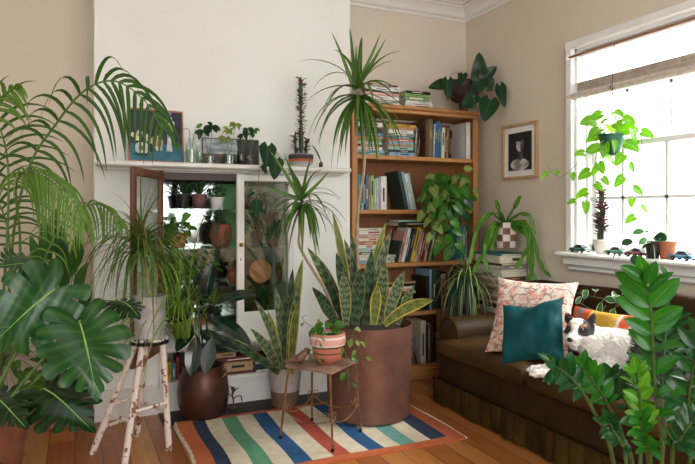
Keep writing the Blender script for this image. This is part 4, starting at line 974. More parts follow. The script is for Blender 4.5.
def vine(par, pts, n, size, mat, seed=0, stemr=.0018, lobe=.22, t0=.08, prof=prof_heart, wr=.85, smat=None, fk=.7, pet=.03, down=.6, name='vine'):
    """trailing stem with alternate leaves; pts are world points"""
    rr = random.Random(seed); path = smooth_path(pts, 8); k = len(path)-1
    st_ = obj(name, MB().tube(path, stemr, 6), smat or m_stem, par); mb = MB(); mp = MB()
    for i in range(n):
        t = t0+(1-t0)*(i+.5*rr.random())/n; x = min(k-.001, t*k); a = path[int(x)]; b = path[int(x)+1]; p = a.lerp(b, x-int(x)); tg = (b-a).normalized()
        nrm = facing(p, rr, fk); sd = tg.cross(nrm).normalized()*(1 if i % 2 else -1)
        d = (sd*1.0+tg*rr.uniform(.1, .6)+Vector((0, 0, -down))*rr.uniform(.3, 1)).normalized(); q = p+(sd*.8+UP*.3).normalized()*pet*rr.uniform(.6, 1.2)
        s = size*rr.uniform(.75, 1.15)*(1-.25*t); mp.tube([p, p.lerp(q, .5)+UP*.004, q], stemr*.7, 5)
        leaf(mb, q, d, s, s*wr, prof, .5, nrm, rows=8, cols=6, fold=.18, lobe=lobe, ph=rr.random()*6, curl=rr.uniform(-.1, .5))
    if LIM[0]: keep_in(mb, *LIM[0], .02); keep_in(mp, *LIM[0], .02)
    obj('petioles', mp, smat or m_stem, st_); obj('leaves', mb, mat, st_); return st_
def bushleaves(c, n, rad, size, seed, mb=None, prof=prof_heart, wr=.85, lobe=.2, fk=.7, ell=(1, 1, 1), stems=None, g=.6):
    rr = random.Random(seed); mb = mb or MB(); c = Vector(c)
    for i in range(n):
        a = i*2.39996+rr.uniform(-.4, .4); e = math.asin(max(-1, min(1, -1+2*(i+.5)/n))); d = sph(a, e); d = Vector((d.x*ell[0], d.y*ell[1], d.z*ell[2]))
        p = c+d*rad*rr.uniform(.55, 1); dd = (sph(a, 0)*.8+Vector((0, 0, rr.uniform(-.7, .3)))).normalized(); s = size*rr.uniform(.7, 1.15)
        if stems is not None: stems.tube([c-UP*rad*.3, c.lerp(p, .5)+UP*.01, p], .0015, 5)
        leaf(mb, p, dd, s, s*wr, prof, g, (UP*.6+sph(a, 0)*.4+tocam(p)*fk+Vector((rr.uniform(-.4, .4), rr.uniform(-.4, .4), 0))).normalized(), rows=7, cols=4, fold=.15, lobe=lobe, ph=rr.random()*6)
    return mb

# ================================================================ COPPER PLANTER: snake plant + two tall canes
m_copper = PM('brushed_copper', '8e6656', '6a4a40', 9, .40, .2, 26, metal=.5, lo=.2, hi=.85, detail=6)
pc = Vector((1.725, 3.51, .017)); PR, PH = .282, .58
cp_ = thing('copper_planter', 'very large cylindrical copper planter holding snake plant and two dracaena canes', 'planter', pc)
mb = MB(); mb.lathe(pc, [(PR*.90, .0), (PR*.93, .006), (PR*.955, .2), (PR*.985, .45), (PR, PH-.01), (PR, PH), (PR-.008, PH), (PR-.012, PH-.06)], 56); pot_ = obj('pot', mb, m_copper, cp_)
obj('soil', MB().lathe(pc+UP*(PH-.05), [(PR-.012, 0), (.1, .012), (.001, .015)], 32, cap0=False), m_soil, pot_)
def snakeleaf(par, bx, by, tx, ty, D0, D1, W, mat, k=.05, tw=0, zb=None):
    b = P(bx, by, D0); t = P(tx, ty, D1); o = MB(); sidebow(b, t, W, k, o, twist=tw); return obj('leaf', o, mat, par)
TY = 322
for (bx, tx, ty, D0, D1, W, mt, k, tw) in [
  (345, 307, 247, 3.85, 3.75, .075, L_snake, .10, .5), (338, 312, 287, 3.72, 3.60, .06, L_snaked, .06, -.4), (350, 332, 210, 3.95, 4.0, .055, L_snakey, .05, .3),
  (352, 336, 252, 3.70, 3.66, .075, L_snaked, .03, .2), (360, 351, 232, 3.9, 3.95, .07, L_snake, .02, -.3), (346, 322, 262, 3.8, 3.75, .06, L_snaked, -.05, .6),
  (366, 386, 222, 3.8, 3.9, .055, L_snakey, -.06, .3), (372, 392, 228, 3.75, 3.8, .06, L_snake, -.08, -.3), (378, 386, 263, 3.66, 3.62, .075, L_snake, -.03, .1),
  (386, 405, 270, 3.62, 3.6, .07, L_snake, -.06, -.5), (384, 434, 300, 3.60, 3.5, .07, L_snakey, -.16, .6), (392, 402, 288, 3.7, 3.66, .06, L_snaked, -.1, .2),
  (355, 360, 268, 3.62, 3.58, .08, L_snaked, .02, .2), (366, 372, 250, 3.7, 3.7, .075, L_snaked, -.02, -.2), (336, 318, 302, 3.6, 3.5, .055, L_snaked, .12, .5), (398, 415, 285, 3.75, 3.75, .05, L_snake, -.1, 0),
  (346, 343, 272, 3.60, 3.58, .07, L_snake, .03, .1), (374, 378, 285, 3.55, 3.52, .065, L_snakey, -.03, .1), (359, 352, 255, 3.8, 3.85, .07, L_snaked, .02, 0), (362, 344, 238, 3.85, 3.85, .06, L_snake, .06, .3)]:
    snakeleaf(cp_, bx, TY+3, tx, ty, D0, D1, W, mt, k, tw)
cane1 = [P(368, 325, 3.75), P(362, 303, 3.75), P(359, 275, 3.74), P(357, 239, 3.72), P(359, 200, 3.70), P(364, 170, 3.68), P(364, 140, 3.66), P(360, 105, 3.65)]
cn1 = obj('cane', MB().tube(smooth_path(cane1, 6), [.012-.004*i/42 for i in range(43)], 10), m_stemb, cp_)
hm = head(P(359, 100, 3.65), 32, .50, .031, 3, (-50, 25), 1.5, lv=.45); head(P(359, 90, 3.65), 16, .44, .031, 4, (15, 70), 1.2, mb=hm, lv=.4)
hm2 = hm
for (tx, ty) in ((331, 31), (349, 27), (350, 28), (356, 44), (386, 38), (381, 32), (365, 70)):
    b_ = P(354, 90, 3.65); sidebow(b_, P(tx, ty, 3.6), .026, .04, hm2, prof=prof_grass, cols=2)
obj('leaf_crown', hm, L_drac, cn1)
cane2 = [P(338, 325, 3.78), P(326, 292, 3.7), P(316, 275, 3.66), P(305, 257, 3.6), P(299, 243, 3.58), P(301, 225, 3.56), P(303, 208, 3.55)]
cn2 = obj('cane', MB().tube(smooth_path(cane2, 6), [.011-.004*i/36 for i in range(37)], 10), m_stemb, cp_)
hm = head(P(303, 206, 3.55), 36, .40, .022, 5, (-45, 35), 1.4, lv=.45); head(P(303, 200, 3.55), 16, .36, .02, 6, (20, 75), 1.0, mb=hm, lv=.4)
for (tx, ty) in ((268, 148), (283, 152), (290, 165), (258, 186), (330, 170)): sidebow(P(300, 200, 3.55), P(tx, ty, 3.5), .024, .05, hm, prof=prof_grass, cols=2)
obj('leaf_crown', hm, L_drac, cn2)

# ================================================================ WHITE AND BROWN POT: second snake plant
sc2 = Vector((1.29, 3.90, .011)); sp_ = thing('snake_plant', 'snake plant in a two-tone grey and brown pot before the white door', 'potted plant', sc2)
t = NT('two_tone_pot'); s_ = t.new('SeparateXYZ'); t.link(t.obco(), s_.inputs[0]); n = t.noise(t.obco(), 20, 3)
t.set(Base_Color=t.mix(t.math('GREATER_THAN', s_.outputs[2], .105), t.ramp(n, [(.3, lin('7a6248')), (.7, lin('665040'))]), t.ramp(n, [(.3, lin('b2aca4')), (.7, lin('a29c95'))])), Roughness=.7)
pot_lathe(sc2, potprof(.088, .113, .262, .004), t.mat, .225, .105, sp_)
for (bx, tx, ty, D0, D1, W, mt, k, tw) in [(286, 303, 258, 4.08, 4.1, .075, L_snakey, -.03, .3), (284, 275, 286, 4.05, 4.0, .065, L_snake, .05, .4), (288, 293, 268, 4.0, 4.0, .075, L_snaked, -.04, -.3), (282, 254, 299, 4.05, 3.9, .05, L_snake, .12, .5),
   (290, 300, 285, 3.98, 3.95, .07, L_snake, -.05, .3), (280, 250, 328, 4.0, 3.8, .06, L_snake, .1, .8), (279, 212, 333, 3.95, 3.6, .055, L_snaked, .06, .4), (292, 299, 300, 3.95, 3.92, .06, L_snakey, -.06, 0), (284, 286, 290, 3.96, 3.95, .06, L_snaked, .02, .3), (280, 267, 310, 4.0, 3.95, .05, L_snakey, .08, .4)]:
    b = P(bx, 372, D0); snakeleaf(sp_, bx, 374, tx, ty, 3.98, D1, W, mt, k, tw)

# ================================================================ BROWN METAL POT: rubber plant with strap leaves
rc = Vector((.745, 3.90, .011)); rp_ = thing('rubber_plant', 'dark-leaved rubber plant with grassy straps in a round rusty brown pot', 'potted plant', rc)
m_rust = PM('rusty_brown_metal', '5c3a2e', '3e2620', 6, .38, .12, 24, metal=.5)
mb = MB(); mb.lathe(rc, [(.10, 0), (.125, .01), (.155, .08), (.162, .16), (.15, .25), (.128, .305), (.132, .325), (.122, .325), (.118, .29)], 44); rpot = obj('pot', mb, m_rust, rp_)
obj('soil', MB().lathe(rc+UP*.28, [(.12, 0), (.05, .008), (.001, .01)], 24, cap0=False), m_soil, rpot)
hp = P(224, 372, 3.72); obj('handle', MB().tube([hp+V(-.01, 0, .02), hp+V(.012, 0, .03), hp+V(.016, 0, 0), hp+V(-.006, 0, -.03)], .006, 8), m_gold, rpot)
sb = rc+UP*.28; stems = []
for (tx, ty, D) in ((196, 300, 3.7), (206, 318, 3.6), (190, 322, 3.7)): 
    t_ = P(tx, ty, D); stems.append(t_); obj('stem', MB().tube(bez(sb, sb.lerp(t_, .5)+V(.02, -.02, .03), t_, n=8), .006, 8), m_stemd, rp_)
for (bx, by, D0, tx, ty, D1, W, bow) in [(213, 306, 3.5, 257, 295, 3.4, .115, .10), (205, 300, 3.6, 213, 262, 3.6, .09, .12), (186, 320, 3.6, 214, 304, 3.35, .10, .08), (207, 318, 3.5, 252, 346, 3.4, .10, .12), (197, 335, 3.55, 190, 376, 3.5, .10, -.02),
    (212, 338, 3.5, 205, 374, 3.42, .085, .04), (200, 345, 3.6, 240, 352, 3.5, .09, .1), (190, 315, 3.6, 168, 322, 3.5, .09, .1), (195, 325, 3.7, 176, 352, 3.55, .09, .08), (200, 330, 3.6, 222, 345, 3.5, .09, .05)]:
    mb = MB(); b = P(bx, by, D0); tt = P(tx, ty, D1); pxleaf(mb, b, tt, W, prof_ell, n=(tocam(b)*.6+UP*.8), bow=bow, rows=12, cols=6, fold=.22)
    keep_in(mb, (None, None, .02), (None, YF-.05, None)); lf = obj('leaf', mb, L_rub, rp_); obj('petiole', MB().tube([sb.lerp(b, .55) if 0 else b.lerp(stems[0], .6), b], .003, 6), m_stem, lf)
mb = MB(); rr = random.Random(12)
for i in range(95):
    b = P(182+rr.uniform(-7, 7), 338+rr.uniform(-8, 6), 3.62+rr.uniform(-.08, .1)); a = rr.uniform(-.5, .55)
    d = (UP*1.0+RT*(-.22+a*.6)-FW*rr.uniform(-.15, .5)).normalized()
    leaf(mb, b, d, rr.uniform(.5, .85), .013, prof_grass, rr.uniform(1.3, 2.6), rows=16, fold=.4, ph=rr.random()*6)
keep_in(mb, (None, None, .02), (None, YF-.05, None)); obj('strap_leaves', mb, L_grass, rp_)

# ================================================================ METAL POT ON THE STOOL: narrow-leaved dracaena
mp_ = thing('potted_dracaena', 'narrow-leaved dracaena in a dull aluminium pot on the paint-chipped stool', 'potted plant', potc)
pot_lathe(potc, [(.072, 0), (.076, .004), (.082, .11), (.086, .21), (.09, .222), (.09, .228), (.083, .228), (.082, .2)], m_alu, .205, .082, mp_)
kc = smooth_path([potc+UP*.20, potc+V(-.01, 0, .30), potc+V(-.03, .01, .38), potc+V(-.045, .01, .46)], 6); cn_ = obj('cane', MB().tube(kc, .011, 10), m_stemb, mp_)
kc2 = smooth_path([potc+V(.02, 0, .20), potc+V(.035, 0, .30), potc+V(.03, .01, .40)], 6); cn_2 = obj('cane', MB().tube(kc2, .009, 10), m_stemb, mp_)
ct = potc+V(-.045, .01, .46)
hm = head(ct, 58, .56, .015, 21, (5, 68), 2.3, rows=16); keep_in(hm, (None,)*3, (None, YF-.03, None)); obj('leaf_crown', hm, L_drac, cn_)
hm = head(ct+UP*.01, 44, .58, .015, 22, (40, 86), 2.0, rows=16); obj('inner_leaves', hm, L_ponyr, cn_)
hm = head(potc+V(.03, .01, .40), 34, .42, .011, 23, (0, 75), 2.0, rows=12); obj('leaf_crown', hm, L_grass, cn_2)

# ================================================================ PALM at the far left
pmc = Vector((-.62, 3.62, 0)); pmc = Vector((P(-12, 300, 3.0).x, P(-12, 300, 3.0).y, 0))
pm_ = thing('palm', 'tall arching parlour palm at the left edge of the picture', 'palm', pmc)
pot_lathe(pmc, potprof(.14, .18, .30), m_terrad, .26, .165, pm_)
def frond(path, Lm, W, mat, seed, n=24, t0=.25, g=1.4, side=(1, 1), nrm=None, fwd=.55):
    rr = random.Random(seed); pts = smooth_path(path, 8); k = len(pts)-1
    fr_ = obj('frond', MB().tube(pts, [.008-.0062*i/k for i in range(k+1)], 8), m_stem, pm_); mb = MB()
    for i in range(n):
        t = t0+(1-t0)*i/(n-1); x = min(k-.001, t*k); a = pts[int(x)]; b = pts[int(x)+1]; p = a.lerp(b, x-int(x)); tg = (b-a).normalized()
        nn = tocam(p) if nrm is None else nrm; sd = tg.cross(nn).normalized()
        env = math.sin(PI*min(1, .22+.70*(t-t0)/(1-t0)))**.7
        for s_ in (1, -1):
            if not side[0 if s_ > 0 else 1]: continue
            d = (sd*s_+tg*(fwd+.5*t)+nn*rr.uniform(-.1, .25)).normalized()
            leaf(mb, p, d, Lm*env*rr.uniform(.88, 1.08), W, prof_grass, g*rr.uniform(.8, 1.3), nn+UP*.4, rows=9, cols=2, fold=.4, ph=rr.random()*6)
    obj('leaflets', mb, mat, fr_); return fr_
base = pmc+UP*.27
frond([base, P(6, 330, 2.95), P(14, 230, 2.85), P(30, 165, 2.75), P(56, 124, 2.65), P(84, 91, 2.55), P(114, 81, 2.5), P(143, 99, 2.45), P(162, 128, 2.4)], .35, .0165, L_palm, 31, 20, .38, 1.7)
frond([base, P(18, 330, 2.9), P(20, 240, 2.75), P(16, 185, 2.6), P(34, 171, 2.45), P(62, 186, 2.35), P(84, 222, 2.3)], .27, .011, L_palm2, 32, 26, .5, 2.2)
frond([base, P(0, 330, 2.9), P(8, 220, 2.8), P(6, 150, 2.8), P(-12, 112, 2.8), P(-50, 100, 2.8)], .32, .016, L_palm, 33, 18, .4, 1.2)
frond([base, P(4, 340, 3.0), P(10, 260, 3.0), P(4, 215, 3.0), P(-14, 190, 2.95), P(-40, 200, 2.9)], .28, .014, L_palm, 34, 16, .45, 1.4)
frond([base, P(20, 330, 3.1), P(44, 260, 3.1), P(70, 215, 3.1), P(100, 205, 3.05), P(122, 225, 3.0)], .22, .012, L_palm2, 35, 22, .4, 2.0)
frond([base, P(-12, 300, 2.9), P(-16, 180, 2.8), P(-10, 120, 2.75), P(2, 96, 2.7), P(20, 88, 2.65)], .18, .02, L_palm2, 36, 8, .6, .9)

# ================================================================ small leafy plants on the floor at the left
c = Vector((P(58, 300, 3.75).x, P(58, 300, 3.75).y, 0)); lp_ = thing('peace_lily', 'upright plant with glossy lance leaves standing between palm and chimney breast', 'potted plant', c)
pot_lathe(c, potprof(.10, .13, .24), m_terra, .20, .12, lp_)
mb = MB(); rr = random.Random(41); mp = MB()
for (tx, ty, mid) in ((45, 215, 0), (62, 225, 0), (30, 235, 0), (75, 240, 0), (55, 205, 0), (20, 250, 0), (88, 262, 0), (40, 255, 0), (66, 258, 0), (50, 275, 0), (80, 225, 0), (28, 275, 0), (70, 285, 0), (92, 290, 0)):
    t_ = P(tx, ty, 3.75+rr.uniform(-.3, .1)); b_ = c+UP*.2+V(rr.uniform(-.03, .03), 0, 0); m_ = b_.lerp(t_, .62)+UP*.12; mp.tube(bez(b_, b_.lerp(m_, .5)+UP*.06, m_, n=6), .003, 6)
    pxleaf(mb, m_, t_, .075, prof_lance, n=(tocam(t_)+V(rr.uniform(-.5, .5), 0, .3)), bow=.12, rows=9, cols=4, fold=.25)
obj('stems', mp, m_stem, lp_); obj('leaves', mb, L_moss, lp_)
c = Vector((P(2, 300, 3.5).x, P(2, 300, 3.5).y, 0)); lq = thing('leafy_houseplant', 'low bright green leafy plant behind the monstera at the left edge', 'potted plant', c)
pot_lathe(c, potprof(.10, .12, .2), m_blackpot, .17, .11, lq)
stm = MB(); mb = bushleaves(c+UP*.50, 70, .26, .13, 43, prof=prof_ell, wr=.42, lobe=0, stems=stm, ell=(1, 1, 1.15)); stm.tube([c+UP*.17, c+UP*.42], .006, 8); obj('stems', stm, m_stem, lq); obj('leaves', mb, LEAF('fresh_leaf', '6a9c3c', '4a8230', rough=.35, trans=.3, rib='a0c46c', ribw=.05), lq)

# ================================================================ MONSTERA
mc = Vector((P(-48, 330, 2.40).x, P(-48, 330, 2.40).y, 0)); mo = thing('monstera', 'monstera with huge split glossy leaves at the lower left, in front of the stool', 'potted plant', mc)
pot_lathe(mc, potprof(.14, .17, .26), PM('dark_glazed_pot', '1c2420', '101614', 8, .2), .22, .16, mo)
def monstera_leaf(base, tip, W, nrm, seed, mat, nl=6, cup=.18):
    base = Vector(base); tip = Vector(tip); ax_ = (tip-base); L = ax_.length; d = ax_/L; nn = Vector(nrm); nn = (nn-d*nn.dot(d)).normalized(); s = d.cross(nn)
    rr = random.Random(seed); mb = MB()
    def pt(x, y, r=0):
        # x across, y along: gentle saddle so the blade is not flat
        z = -cup*(abs(x)/W)**2*W*.9-.10*L*(y/L-.35)**2*1.8+.012*math.sin(x*40+y*17)
        return base+s*x+d*y+nn*z
    def R(q): return W/2*(.88+.30*math.sin(PI*min(1, q*1.25)))*(1-max(0, q-.55)*1.15)
    def ang(q): return math.radians(152-136*q**.85)
    ROWS, COLS = 6, 12
    for sg in (1, -1):
        for l in range(nl+1):
            q0, q1 = l/(nl+1), (l+1)/(nl+1); gap = .30*rr.uniform(.6, 1.25); start = rr.uniform(.38, .52); vs = []; uv = []; rad = rr.uniform(.93, 1.04)
            if l == nl: start = .5
            for i in range(ROWS+1):
                s_ = i/ROWS
                for j in range(COLS+1):
                    r = j/COLS; op = max(0, (r-start)/(1-start)); op = op**.6 if op > 0 else 0
                    sh = gap*op*(.55+.45*op)
                    q = q0+(q1-q0)*(.5+(s_-.5)*(1-sh)); rr_ = r*(1-.10*abs(2*s_-1)**3*(1 if r > .6 else 0)*1.0)*rad
                    if l == nl and s_ > .5: rr_ = r*(1-.0*s_)
                    m_ = L*.80*q; a = ang(q)-.10*r*r; rad_ = R(q)*rr_
                    x, y = math.sin(a)*rad_, m_+math.cos(a)*rad_
                    vs.append(pt(sg*x, y)); uv.append((.5+sg*r*.5, q))
            fs = [(i*(COLS+1)+j, i*(COLS+1)+j+1, (i+1)*(COLS+1)+j+1, (i+1)*(COLS+1)+j) for i in range(ROWS) for j in range(COLS)]
            if sg < 0: fs = [tuple(reversed(f)) for f in fs]
            mb.add(vs, fs, uv)
    # pointed tip between the last lobes
    q = 1; a = ang(1); e = R(1); vs = [pt(0, L*.8)]; uv = [(.5, .9)]
    for k in range(-4, 5):
        a_ = a*k/4; rr_ = e*(1+.35*(1-abs(k)/4)); vs.append(pt(math.sin(a_)*rr_, L*.8+math.cos(a_)*rr_)); uv.append((.5+k*.12, .98))
    mb.add(vs, [(0, i, i+1) for i in range(1, 9)], uv)
    lf = obj('leaf', mb, mat, mo)
    obj('midrib', MB().tube([pt(0, L*t/10)+nn*.001 for t in range(0, 10)], [.0035-.0003*t for t in range(10)], 6), PM('pale_midrib', '8fb45e', '7ca04e', 20, .4), lf)
    return lf
def petiole(a, b, sag=.05):
    obj('petiole', MB().tube(bez(a, a.lerp(b, .55)+UP*sag, b, n=10), [.008-.0004*i for i in range(11)], 8), m_stem, mo)
cn = mc+UP*.24
for (bx, by, D0, tx, ty, D1, W, nr, mt, sd) in [
   (80, 322, 2.35, 97, 392, 2.25, .30, (.15, -1, .45), L_mon, 1), (57, 287, 2.40, -18, 350, 2.28, .30, (-.1, -1, .55), L_mon, 2), (44, 388, 2.40, 92, 426, 2.25, .25, (.1, -.8, .75), L_mond, 3),
   (36, 268, 2.75, 2, 262, 2.5, .20, (.2, -.8, .8), L_mon, 4), (118, 300, 2.62, 140, 316, 2.5, .14, (.3, -.7, .8), L_mond, 5), (-8, 395, 2.4, 26, 424, 2.2, .18, (0, -.7, .8), L_mond, 6)]:
    b = P(bx, by, D0); t_ = P(tx, ty, D1); monstera_leaf(b, t_, W, Vector(nr)+tocam(b)*.5, sd, mt); petiole(cn, b, .08)

# ================================================================ ZZ PLANT in the right foreground
zc = Vector((P(648, 400, 1.62).x, P(648, 400, 1.62).y, 0)); zz = thing('zz_plant', 'glossy arching zz plant filling the lower right foreground', 'potted plant', zc)
pot_lathe(zc, potprof(.15, .19, .34), m_terrad, .30, .175, zz)
def zfrond(path, n, Ls, W, mat, seed, t0=.35, el=0, prof=prof_zz):
    rr = random.Random(seed); pts = smooth_path(path, 8); k = len(pts)-1
    f_ = obj('frond', MB().tube(pts, [.006-.004*i/k for i in range(k+1)], 8), PM('zz_stalk', '46602c', '344a20', 30, .45), zz); mb = MB()
    for i in range(n):
        t = t0+(1-t0)*i/(n-1); x = min(k-.001, t*k); a = pts[int(x)]; b = pts[int(x)+1]; p = a.lerp(b, x-int(x)); tg = (b-a).normalized()
        nn = (tocam(p)+UP*.35+V(rr.uniform(-.3, .3), rr.uniform(-.3, .3), 0)).normalized(); sd = tg.cross(nn).normalized(); env = .7+.3*math.sin(PI*(i+.5)/n)
        for s_ in (1, -1):
            d = (sd*s_*1.0+tg*(.75+.5*t)+nn*rr.uniform(-.1, .5)).normalized(); L = Ls*env*rr.uniform(.8, 1.15)
            leaf(mb, p+tg*rr.uniform(-.006, .006), (d+V(rr.uniform(-.22, .22), rr.uniform(-.22, .22), rr.uniform(-.15, .25))).normalized(), L, L*W*rr.uniform(.85, 1.1), prof, .3, (nn+V(rr.uniform(-.5, .5), rr.uniform(-.5, .5), rr.uniform(-.2, .5))), rows=8, cols=4, fold=.28, curl=rr.uniform(-.1, .5), ph=rr.random()*6, twist=rr.uniform(-.4, .4))
    leaf(mb, pts[-1], (pts[-1]-pts[-3]), Ls*.8, Ls*.8*W, prof, .2, tocam(pts[-1])+UP*.3, rows=8, cols=4, fold=.3)
    obj('leaflets', mb, mat, f_)
zb = zc+UP*.30
zfrond([zb+V(.02, 0, 0), P(662, 460, 1.60), P(656, 400, 1.52), P(653, 350, 1.48), P(651, 312, 1.46), P(646, 284, 1.45)], 9, .095, .44, L_zz, 1, .34)
zfrond([zb+V(-.05, 0, 0), P(612, 455, 1.50), P(594, 412, 1.44), P(578, 386, 1.40), P(564, 372, 1.38), P(556, 367, 1.36)], 8, .058, .46, L_zzd, 2, .56)
zfrond([zb+V(-.03, .03, 0), P(625, 450, 1.65), P(608, 405, 1.62), P(596, 386, 1.60), P(584, 368, 1.58)], 9, .066, .44, L_zz, 3, .5)
zfrond([zb+V(0, -.03, 0), P(648, 455, 1.45), P(643, 430, 1.40), P(640, 400, 1.38), P(636, 372, 1.36)], 8, .055, .5, L_zzb, 4, .42)
zfrond([zb+V(.06, 0, 0), P(690, 460, 1.55), P(688, 410, 1.50), P(692, 375, 1.46), P(700, 340, 1.42)], 9, .08, .42, L_zzd, 5, .35)
zfrond([zb+V(-.02, -.03, 0), P(632, 462, 1.38), P(622, 445, 1.34), P(614, 432, 1.32), P(608, 420, 1.3)], 8, .045, .42, L_zzd, 6, .35)
zfrond([zb+V(.04, -.04, 0), P(672, 462, 1.36), P(680, 440, 1.32), P(692, 422, 1.3)], 8, .05, .42, L_zzd, 7, .4)
zfrond([zb+V(0, .04, 0), P(640, 440, 1.7), P(626, 402, 1.7), P(618, 390, 1.7), P(612, 378, 1.7)], 8, .065, .44, L_zzd, 8, .45)
zfrond([zb+V(.03, .03, 0), P(664, 440, 1.62), P(662, 400, 1.62), P(664, 360, 1.62), P(666, 330, 1.62)], 10, .105, .26, L_zzd, 9, .35, prof=prof_lance)
zfrond([zb+V(0, 0, 0), P(650, 462, 1.42), P(648, 448, 1.38), P(644, 432, 1.34), P(640, 420, 1.32)], 6, .05, .5, L_zz, 10, .4)

# ================================================================ HANGING POTHOS AT THE WINDOW
hc = P(611, 156, 3.78); hg = thing('hanging_pothos', 'bright trailing pothos in a dark green pot hanging from the rod in the window', 'hanging plant', hc)
m_gpot = PM('green_plastic_pot', '1c5c4e', '124438', 10, .4)
pot_lathe(hc, potprof(.052, .072, .135, .004), m_gpot, .115, .066, hg)
hk = P(612, 88, 3.78); rodp = P(614, 46, 3.80)
rodp = Vector((XW-.045, 0, 2.36)); rodp.y = hc.y
obj('cord', MB().tube([rodp, rodp.lerp(hk, .5), hk], .0022, 6), PM('jute_cord', '5c5448', '443e36', 40, .9), hg)
obj('hook', MB().tube(spiral(hk, RT, UP, .014, .8, PI/2)+[hk-UP*.02], .003, 6), m_iron, hg)
for a in (0.3, 2.4, 4.5): obj('wire', MB().tube([hk-UP*.01, hc+V(math.cos(a)*.074, math.sin(a)*.074, .13)], .0015, 5), m_iron, hg)
def pv(*a, D=3.75): return [P(x, y, D) for x, y in a]
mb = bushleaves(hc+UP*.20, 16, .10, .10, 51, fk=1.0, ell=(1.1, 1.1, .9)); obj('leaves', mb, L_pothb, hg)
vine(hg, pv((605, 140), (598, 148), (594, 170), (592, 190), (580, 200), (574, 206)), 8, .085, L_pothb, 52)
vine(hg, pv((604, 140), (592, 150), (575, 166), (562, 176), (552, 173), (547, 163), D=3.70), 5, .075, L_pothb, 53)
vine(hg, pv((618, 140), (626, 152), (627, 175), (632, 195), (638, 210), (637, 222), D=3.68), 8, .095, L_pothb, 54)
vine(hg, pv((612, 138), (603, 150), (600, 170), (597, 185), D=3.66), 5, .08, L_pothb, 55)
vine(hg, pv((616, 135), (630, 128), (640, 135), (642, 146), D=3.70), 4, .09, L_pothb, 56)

# ================================================================ WINDOW SILL
sy = WZ0+.016
def cactus(name, label, c, H, pots, seed, leafmat, arms=(), r=.018, lsz=.034):
    t_ = thing(name, label, 'cactus', c); rr = random.Random(seed)
    z0 = pots(t_, c)
    def col(b, h, r_, lean=0):
        mb = MB(); n_ = 18; vs = []; K = 12
        for i in range(n_+1):
            v = i/n_; rad = r_*(.82+.22*math.sin(v*9))*(1-max(0, v-.85)*4.5)
            for j in range(K):
                a = 2*PI*j/K+v*.6; q = rad*(1 if j % 4 == 0 else (.62 if j % 2 else .45)); vs.append(b+V(math.cos(a)*q+lean*v*h*.25, math.sin(a)*q, v*h))
        mb.add(vs, [(i*K+j, i*K+(j+1) % K, (i+1)*K+(j+1) % K, (i+1)*K+j) for i in range(n_) for j in range(K)]); s_ = obj('stem', mb, PM('cactus_skin', '4c6a44', '3a4a38', 18, .6), t_)
        mb = MB()
        for i in range(int(h*300)):
            v = rr.uniform(.25, 1); a = rr.random()*6.28; p = b+V(math.cos(a)*r_*.8+lean*v*h*.25, math.sin(a)*r_*.8, v*h); leaf(mb, p, V(math.cos(a), math.sin(a), .5), lsz*rr.uniform(.6, 1.2), lsz*.42, prof_ell, .1, rows=4, cols=2)
        obj('leaves', mb, leafmat, s_)
    col(Vector(c)+UP*z0, H, r)
    for (dx, dy, h) in arms: col(Vector(c)+V(dx, dy, z0), h, r*.75, dx*6)
    return t_
L_red = LEAF('reddish_cactus_leaf', '8a5058', '6a4648', rough=.5, trans=.2)
wc = onX(599, 252, XW-.03); wc.z = sy; wc.x = XW-.035+.03
def wbowl(t_, c):
    mb = MB(); mb.lathe(c, [(.03, 0), (.034, .004), (.052, .05), (.056, .09), (.052, .093), (.048, .07)], 28)
    b_ = obj('pot', mb, PM('speckled_cream_pot', 'ddd8ce', 'a08c80', 9, .5, lo=.5, hi=.6), t_); obj('soil', MB().lathe(c+UP*.068, [(.05, 0), (.001, .004)], 16, cap0=False), m_soil, b_); return .07
cactus('potted_cactus', 'upright reddish-leaved cactus in a cream pot on the window sill', wc, .36, wbowl, 61, L_red, ((.02, .01, .24), (-.02, .0, .20)), .019, .052)
m_tyre = PM('toy_tyre', '1a1a1a', '101010', 20, .7); m_chrome = PM('toy_chrome', 'c8c8c8', 'b0b0b0', 20, .2, metal=1); m_tglass = PM('toy_window', '3a444a', '242c30', 20, .1)
